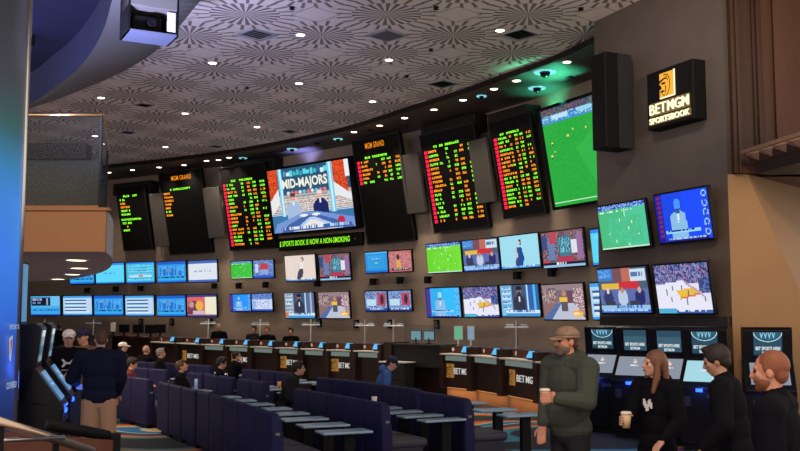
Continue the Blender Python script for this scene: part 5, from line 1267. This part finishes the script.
            tb = p0 - fd * .015 + side * (.030 * (1 if True else -1)); cap_(tb, tb + side * .028 + fd * .035 - nrm * .012, .0125, .011, 8); cap_(tb + side * .028 + fd * .035 - nrm * .012, tb + side * .028 + fd * .068 - nrm * .022, .011, .0095, 8)
    # head: skull, jaw, brow, nose, ears, lips
    e = lambda c, r: b.ell(c, r, HM)
    e((0, -.012, .030), (.074, .094, .093)); e((0, .018, -.030), (.062, .070, .078)); e((0, .052, -.078), (.034, .030, .028)); e((0, .066, .030), (.050, .024, .018))
    b.capsule(HM @ V((0, .082, .020)), HM @ V((0, .104, -.020)), .010, .0145); e((0, .080, -.055), (.026, .014, .012))
    for s in (-1, 1): e((s * .074, -.012, -.004), (.010, .021, .032)); e((s * .040, .058, -.012), (.022, .022, .022)); b.capsule(HM @ V((s * .014, .078, .030)), HM @ V((s * .046, .070, .030)), .009, .008)
    body = baked(b.mesh('body', []), 'body', [M[skin_m]], t, vox, 4, .5)
    for s in (-1, 1):
        q = MB(); q.ell((s * .031, .0775, .008), (.0135, .0095, .0085), HM, 10, 6); q.build('eye', M['eye_dark'], t, True)
    q = MB(); q.capsule(HM @ V((-.020, .089, -.052)), HM @ V((.020, .089, -.052)), .0055, .0055, 8); q.build('lips', M['lip'], t, True)
    if beard:
        q = MB(); q.ell((0, .024, -.052), (.0635, .066, .062), HM); q.ell((0, .058, -.086), (.037, .033, .030), HM); q.capsule(HM @ V((-.03, .088, -.036)), HM @ V((.03, .088, -.036)), .009, .009); baked(q.mesh('beard', []), 'beard', [M[beard]], t, .008, 2)
    if hat and hair == 'short': hair = 'buzz'
    # hair
    if hair != 'none':
        q = MB()
        if hair in ('short', 'buzz', 'long'):
            g_ = .007 if hair == 'buzz' else .015
            q.ell((0, -.026, .042), (.075 + g_, .089 + g_, .085 + g_), HM); q.ell((0, -.060, -.012), (.060 + g_ * .7, .042 + g_, .060), HM)
            for s in (-1, 1): q.ell((s * .066, -.004, .030), (.013, .030, .035), HM)
            if hair == 'short': q.ell((.01, .035, .112), (.055, .045, .028), HM)
        if hair == 'long':
            for s in (-1, 1):
                q.capsule(HM @ V((s * .070, -.005, .05)), HM @ V((s * .088, .010, -.12)), .026, .034); q.capsule(HM @ V((s * .088, .010, -.12)), HM @ V((s * .10, .045, -.24)), .034, .022)
            for x in (-.05, 0, .05): q.capsule(HM @ V((x, -.085, .02)), HM @ V((x * 1.2, -.105, -.2)), .035, .028)
        if hair == 'ring':
            q.ell((0, -.055, -.005), (.072, .050, .042), HM)
            for s in (-1, 1): q.ell((s * .068, -.02, .008), (.012, .038, .028), HM)
        baked(q.mesh('hair', []), 'hair', [M[hair_m]], t, .0085, 2)
    if hat:
        q = MB(); prof = []
        for i in range(7): a = PI / 2 * i / 6; prof.append((max(.001, math.cos(a)), math.sin(a)))
        vs = [(r, z) for r, z in prof]
        q.lathe(vs, 20, M4=HM @ Matrix.Translation((0, -.012, .052)) @ Matrix.Diagonal((.090, .108, .082, 1)))
        q.lathe([(.99, -.22), (1.0, 0)], 20, M4=HM @ Matrix.Translation((0, -.012, .052)) @ Matrix.Diagonal((.090, .108, .082, 1)))
        hm = q.build('cap_crown', M[hat], t, True)
        q = MB(); n = 9; vs = []
        for j, (yy, ww) in enumerate(((.078, .082), (.12, .076), (.155, .058), (.172, .03))):
            for i in range(n): u = -1 + 2 * i / (n - 1); vs.append((u * ww, yy - .02 * u * u, .046 - .018 * u * u - .10 * (yy - .078)))
        fs = [(j * n + i, j * n + i + 1, (j + 1) * n + i + 1, (j + 1) * n + i) for j in range(3) for i in range(n - 1)]
        q.add(vs, fs, 0, HM); br = q.build('cap_brim', M[hat], hm, True); sd = br.modifiers.new('s', 'SOLIDIFY'); sd.thickness = .006
    # ---- clothing as its own closed surfaces over the body
    c = MB(); u = .016 * bulk; cap_ = c.capsule
    c.ell((0, 0, 0), (.160 * B + u, .118 + u, .14), Matrix.Translation(up(.055)) @ Matrix.Rotation(-lean, 4, 'X'))
    c.ell((0, 0, 0), (.150 * B + u, .112 + u, .20), Matrix.Translation(up(.22)) @ Matrix.Rotation(-lean, 4, 'X'))
    c.ell((0, 0, 0), (.172 * B + u, .118 + u, .205), Matrix.Translation(up(.40)) @ Matrix.Rotation(twist, 4, 'Z') @ Matrix.Rotation(-lean, 4, 'X'))
    cap_(up(.555), up(.60, .0), .082 + u, .062 + u * .6)
    if bob: c.ell((0, 0, 0), (.15 * B + u, .09 + bob, .16), Matrix.Translation(up(.16, .05)))
    for i in (0, 1):
        cap_(up(.555), shs[i], .062 + u, .068 + u); cap_(shs[i], el[i] if sleeve == 'long' else shs[i] + (el[i] - shs[i]) * .62, .066 + u, .054 + u)
        if sleeve == 'long': cap_(el[i], el[i] + (wr[i] - el[i]) * .90, .054 + u, .034 + u * .8)
    if hood: c.ell((0, 0, 0), (.115, .075, .085), Matrix.Translation(up(.60, -.085))); 
    if hood:
        for s in (-1, 1): c.capsule(up(.62, -.06, s * .075), up(.56, .07, s * .055), .045, .03)
    sh_ = baked(c.mesh('top', []), 'shirt' if sleeve != 'long' else 'jacket', [M[top]], t, vox * 1.05, 5, .5)
    c = MB(); cap_ = c.capsule
    c.ell((0, 0, 0), (.162 * B, .122, .125), Matrix.Translation(hipc + V((0, 0, -.01))))
    for i in (0, 1):
        cap_(hips[i], knees[i], .104 if legs == 'long' else .122, .078 if legs == 'long' else .104)
        if legs == 'long': cap_(knees[i], ank[i], .078, .062)
        else: cap_(knees[i], knees[i] + (ank[i] - knees[i]) * .04, .104, .104)
    baked(c.mesh('trousers', []), 'shorts' if legs != 'long' else 'trousers', [M[bottom]], t, .0115, 4, .5)
    for i in (0, 1):
        q = MB(); q.capsule(ank[i] + V((0, -.045, -.045)), ank[i] + V((0, .155, -.055)), .048, .038); baked(q.mesh('shoe', []), 'shoe', [M[shoe]], t, .0115, 2)
    if wrist_watch:
        q = MB(); i = 0; q.capsule(el[0] + (wr[0] - el[0]) * .9, el[0] + (wr[0] - el[0]) * .95, .034, .034); q.build('watch', M['black'], t, True)
    t['_p'] = 1; del t['_p']
    return t, HM, shs, el, wr, up
def local_to_world(t, v):
    m = Matrix.Translation(t.location) @ Matrix.Rotation(t.rotation_euler.z, 4, 'Z') @ Matrix.Diagonal((t.scale.x, t.scale.x, t.scale.x, 1)); return m @ V(v)
def ground(px, Y): p = at(px, 350, Y); return V((p.x, p.y, 0))
def coffee_cup(label, p, h=.115):
    t = thing('coffee_cup', label, 'cup', p)
    q = MB(); q.lathe([(.001, 0), (.030, 0), (.041, h), (.001, h)], 24); q.build('cup', M['cup_paper'], t, True)
    q = MB(); q.lathe([(.044, h - .006), (.045, h + .006), (.037, h + .016), (.034, h + .012), (.001, h + .012)], 24); q.build('lid', M['cup_lid'], t, True)
# --- man in the green jacket
LEFT = PI
g = (-.02, .40, 1.235)
P1 = person('man in olive jacket and patterned cap, facing left with a coffee cup', ground(569, 8.4), math.radians(214), 1.85, skin_m='skin_ruddy', top='cloth_olive', bottom='cloth_charcoal', hair='short', hair_m='hair_brown', hat='cap_camo', beard='beard_grey', build=1.17, bulk=1.9, hood=True,
            hands=((-.19, .335, 1.225), (.13, .18, .98)), grip={0: (-.14, .405, 1.235, -1)}, head=(-.30, -.02), detail=1, bob=.05)
cw = local_to_world(P1[0], (-.14, .405, 1.18)); coffee_cup('paper cup with cream lid held by the man in the olive jacket', cw)
# --- woman with long hair
P2 = person('woman with long brown hair in black hoodie, holding a coffee cup', ground(655, 8.2), math.radians(222), 1.65, skin_m='skin_light', top='cloth_black', bottom='cloth_black', hair='long', hair_m='hair_long', build=.92, hood=True, bulk=1.3,
            hands=((-.20, .22, 1.02), (.11, .33, 1.165)), grip={1: (.05, .40, 1.185, 1)}, head=(-.55, .05), detail=1)
cw = local_to_world(P2[0], (.05, .40, 1.125)); coffee_cup('paper cup with pale lid held by the woman with long hair', cw)
q = MB(); r_ = random.Random(3)
for i in range(7): q.box((-.045 + .012 * i, .1515 + .002 * (i % 2), 1.31 + .028 * math.sin(i * 1.3)), (.022, .004, .055), rz=0)
q.build('chest_print', M['print_white'], next(o for o in C.objects if o.parent == P2[0] and o.name.startswith('jacket')))
# --- dark haired man at the kiosk
P3 = person('dark haired man in black, head bowed at a kiosk touch screen', ground(735, 7.4), math.radians(150), 1.73, skin_m='skin_tan', top='cloth_black', bottom='cloth_black', hair='short', hair_m='hair_dark', lean=.16, hands=((-.30, .20, 1.0), (.20, .1, .92)), head=(.15, -.32), detail=0, bulk=1.4)
# --- close man at the right edge
P4 = person('bearded man with cropped red hair in black top, closest at the right edge', ground(774, 5.6), math.radians(150), 1.74, skin_m='skin_ruddy', top='cloth_black', bottom='cloth_black', hair='buzz', hair_m='hair_red', beard='hair_red', build=1.38, bulk=1.6, head=(.0, -.06), detail=1, hands=((-.26, .06, .93), (.22, .2, .98)))
# --- man in shorts seen from behind
P5 = person('man in dark sweater and khaki shorts, seen from behind at the side kiosks', ground(100.5, 12.0), math.radians(103), 1.77, skin_m='skin_light', top='cloth_navy', bottom='cloth_khaki', legs='short', hair='buzz', hair_m='hair_brown', build=1.2, bulk=1.7, hands=((-.30, .30, 1.12), (.20, .24, .98)), head=(.22, -.25), detail=1)
# --- man in white cap
P6 = person('man in white cap and black printed T-shirt, facing out past the kiosks', ground(68.5, 13.4), math.radians(-72), 1.76, skin_m='skin_light', top='cloth_black', bottom='cloth_denim', sleeve='short', hair='short', hair_m='hair_brown', hat='cap_white', build=1.1, hands=((.10, .34, 1.10), (.24, .30, 1.08)), detail=0, wrist_watch=True)
q = MB(); y_ = .152
def strip(pts, w=.011):
    for a_, b_ in zip(pts[:-1], pts[1:]):
        dx, dz = b_[0] - a_[0], b_[1] - a_[1]; L = math.hypot(dx, dz); nx, nz = -dz / L * w, dx / L * w
        q.add([(-(a_[0] + nx), y_, 1.33 + a_[1] + nz), (-(a_[0] - nx), y_, 1.33 + a_[1] - nz), (-(b_[0] - nx), y_, 1.33 + b_[1] - nz), (-(b_[0] + nx), y_, 1.33 + b_[1] + nz)], [(0, 1, 2, 3)])
strip([(-.075, .05), (-.045, .02), (-.03, 0), (-.045, -.02), (-.075, -.05)], .013); strip([(.075, .05), (.045, .02), (.03, 0), (.045, -.02), (.075, -.05)], .013); strip([(-.06, 0), (.06, 0)], .012)
o_ = q.build('chest_emblem', M['print_white'], P6[0]); sd = o_.modifiers.new('s', 'SOLIDIFY'); sd.thickness = .004
m = link('chest_words', text_mesh('UNDER ARMOUR', .17, .018, .01, .001, mats=[M['print_white']]), P6[0]); m.location = (0, y_ + .002, 1.235); m.rotation_euler = (0, 0, PI)
P7 = person('man in a dark cap half hidden behind the man in shorts', ground(84.5, 13.9), math.radians(-110), 1.77, top='cloth_brown', hair='short', hat='cap_navy', head=(-.3, -.1))
P8 = person('person with dark hair at the far long desk, left of the white cap', ground(58.5, 35.6), math.radians(80), 1.66, top='cloth_black', hair='short', hair_m='hair_dark')
# --- clerks behind the counter
for px, d, hm, hr, tp, hh in ((219, 'bald clerk standing behind the long counter', 'hair_grey', 'none', 'cloth_black', 1.72), (254, 'clerk with light brown hair behind the long counter', 'hair_brown', 'short', 'cloth_charcoal', 1.66), (267.5, 'red haired clerk behind the long counter', 'hair_red', 'short', 'cloth_black', 1.64), (291, 'black haired clerk behind the long counter', 'hair_dark', 'short', 'cloth_black', 1.62)):
    p = ctr(px) - wall_face(px).n * 1.05; pp_ = at(px, 334, p.y); person(d, (pp_.x, p.y, 0), math.radians(-100), hh, top=tp, hair=hr, hair_m=hm, group='clerks behind the betting counter')
# --- seated customers
def seated(px, Y, rz, label, **k):
    return person(label, ground(px, Y), math.radians(rz), pose='sit', seat_z=k.pop('sz', .27), **k)
seated(122, 22.6, 40, 'seated man in a white cap beyond the far pair of chairs', h=1.80, hat='cap_white', hair='short', top='cloth_charcoal', sz=.34, head=(-.3, 0))
seated(131, 18.0, 10, 'seated person in maroon looking down at a phone', top='cloth_maroon', hair='short', hair_m='hair_dark', head=(0, -.35), h=1.66, hands=((-.02, .36, .72), (.04, .36, .72)))
seated(145.5, 23.8, 55, 'bald man in black seated in the far block of chairs', hair='ring', hair_m='hair_grey', top='cloth_black', h=1.74)
seated(160, 22.4, 20, 'grey haired man in black seated right of the bald man', hair='short', hair_m='hair_grey', top='cloth_black', h=1.70)
seated(181, 18.0, 5, 'dark haired man in profile looking up at the screens', hair='short', hair_m='hair_brown', top='cloth_black', head=(-.1, .35), h=1.66, sz=.22)
seated(220.5, 18.3, 15, 'dark haired person bowed forward beside the three navy chairs', hair='short', hair_m='hair_dark', top='cloth_black', head=(0, -.3), h=1.66)
seated(232.5, 21.0, 30, 'man in black resting his cheek on one hand', hair='buzz', hair_m='hair_dark', top='cloth_black', hands=(None, (.10, .20, .98)), lean=.1, h=1.7)
seated(283, 16.8, 0, 'dark haired man in a charcoal top leaning forward over a desk', hair='short', hair_m='hair_dark', top='cloth_charcoal', lean=.34, h=1.80, bulk=1.6, build=1.1, sz=.21)
seated(376, 16.4, 5, 'man in a blue jacket and navy cap bent over his desk', hair='short', hat='cap_navy', top='cloth_blue', lean=.34, head=(0, -.45), hood=True, h=1.72, sz=.37)
# things the customers have with them
def on_desk(key, dx, dy, z=.617):
    base, rz, f_, d_ = CHAIRS[key]; p = base + d_ * dx + f_ * dy; return V((p.x, p.y, z))
p = on_desk((R3, 'far pair', 1), .30, .55); t = thing('drink_can', 'tall pale blue drink can on the desk beside the far pair of chairs', 'drink', p)
q = MB(); q.lathe([(.028, 0), (.034, .01), (.034, .19), (.026, .205), (.001, .205)], 16); q.build('can', mat('can_blue', (.35, .5, .75, 1), .3, metal=.4), t, True)
p = on_desk((R2, 'five chair block', 0), .25, .70); t = thing('foam_cup', 'white foam cup on the desk before the man in charcoal', 'cup', p)
q = MB(); q.lathe([(.001, 0), (.032, 0), (.045, .11), (.040, .11), (.001, .09)], 18); q.build('cup', M['white'], t, True)
p = on_desk((R2, 'three chair block', 2), .32, .55); t = thing('drink_cup', 'cup with an orange drink on a desk right of the three navy chairs', 'cup', p)
q = MB(); q.lathe([(.001, 0), (.030, 0), (.038, .13), (.001, .13)], 18); q.build('cup', mat('drink_orange', (.75, .33, .1, 1), .3), t, True)
# ------------------------------------------------------------------ general light and added fill lamps
wd = bpy.data.worlds.new('world'); S.world = wd; wd.use_nodes = True
bg = wd.node_tree.nodes['Background']; bg.inputs[0].default_value = (.83, .70, .62, 1); bg.inputs[1].default_value = 1.65
def fill_spot(name, loc, target, energy, col, size=1.2, blend=.9, soft=.25):  # aimed fill light without any fixture
    o = lamp_light(name, 'SPOT', energy, col, loc, None, spot_size=size, spot_blend=blend, shadow_soft_size=soft)
    o.rotation_euler = (Vector(target) - Vector(loc)).to_track_quat('-Z', 'Y').to_euler(); return o
fill_spot('fill_balcony', (-1.8, 8.5, 6.6), (-5.6, 15, 3.3), 1700, (1, .62, .30), .75)  # added unseen fill that warms the balcony fascia
fill_spot('fill_pier', (3.6, 9.5, 5.6), (5.5, 14.6, 2.6), 900, (1, .64, .30), .6)  # unseen fill added to brighten the pier left of its fold
fill_spot('fill_wing', (2.2, 12.0, 7.2), (4.5, 16, 5.6), 420, (1, .80, .66), 1.1)  # added fill for the upper wing wall, no fixture
fill_spot('fill_people', (1.6, 3.2, 5.8), (2.3, 8, 1.3), 420, (1, .72, .48), .9)  # unseen fill added above the standing people
rl = fill_spot('fill_ring', (-4.3, 12.2, 4.2), (-4.9, 15.4, 7.6), 2300, (.55, .58, 1), 1.75); rl.data.specular_factor = .2  # added blue uplight for the ceiling ring, without a fixture
lamp_light('fill_dome', 'POINT', 110, (.42, .46, 1), (-9.5, 19.5, 7.7), None, shadow_soft_size=.4)  # added blue fill inside the dome, no fitting behind it
fill_spot('fill_ceiling', (4.6, 7.0, 5.0), (2.6, 18.5, 7.5), 1700, (1, .84, .60), .85)  # unseen warm fill added to lift the right of the ceiling
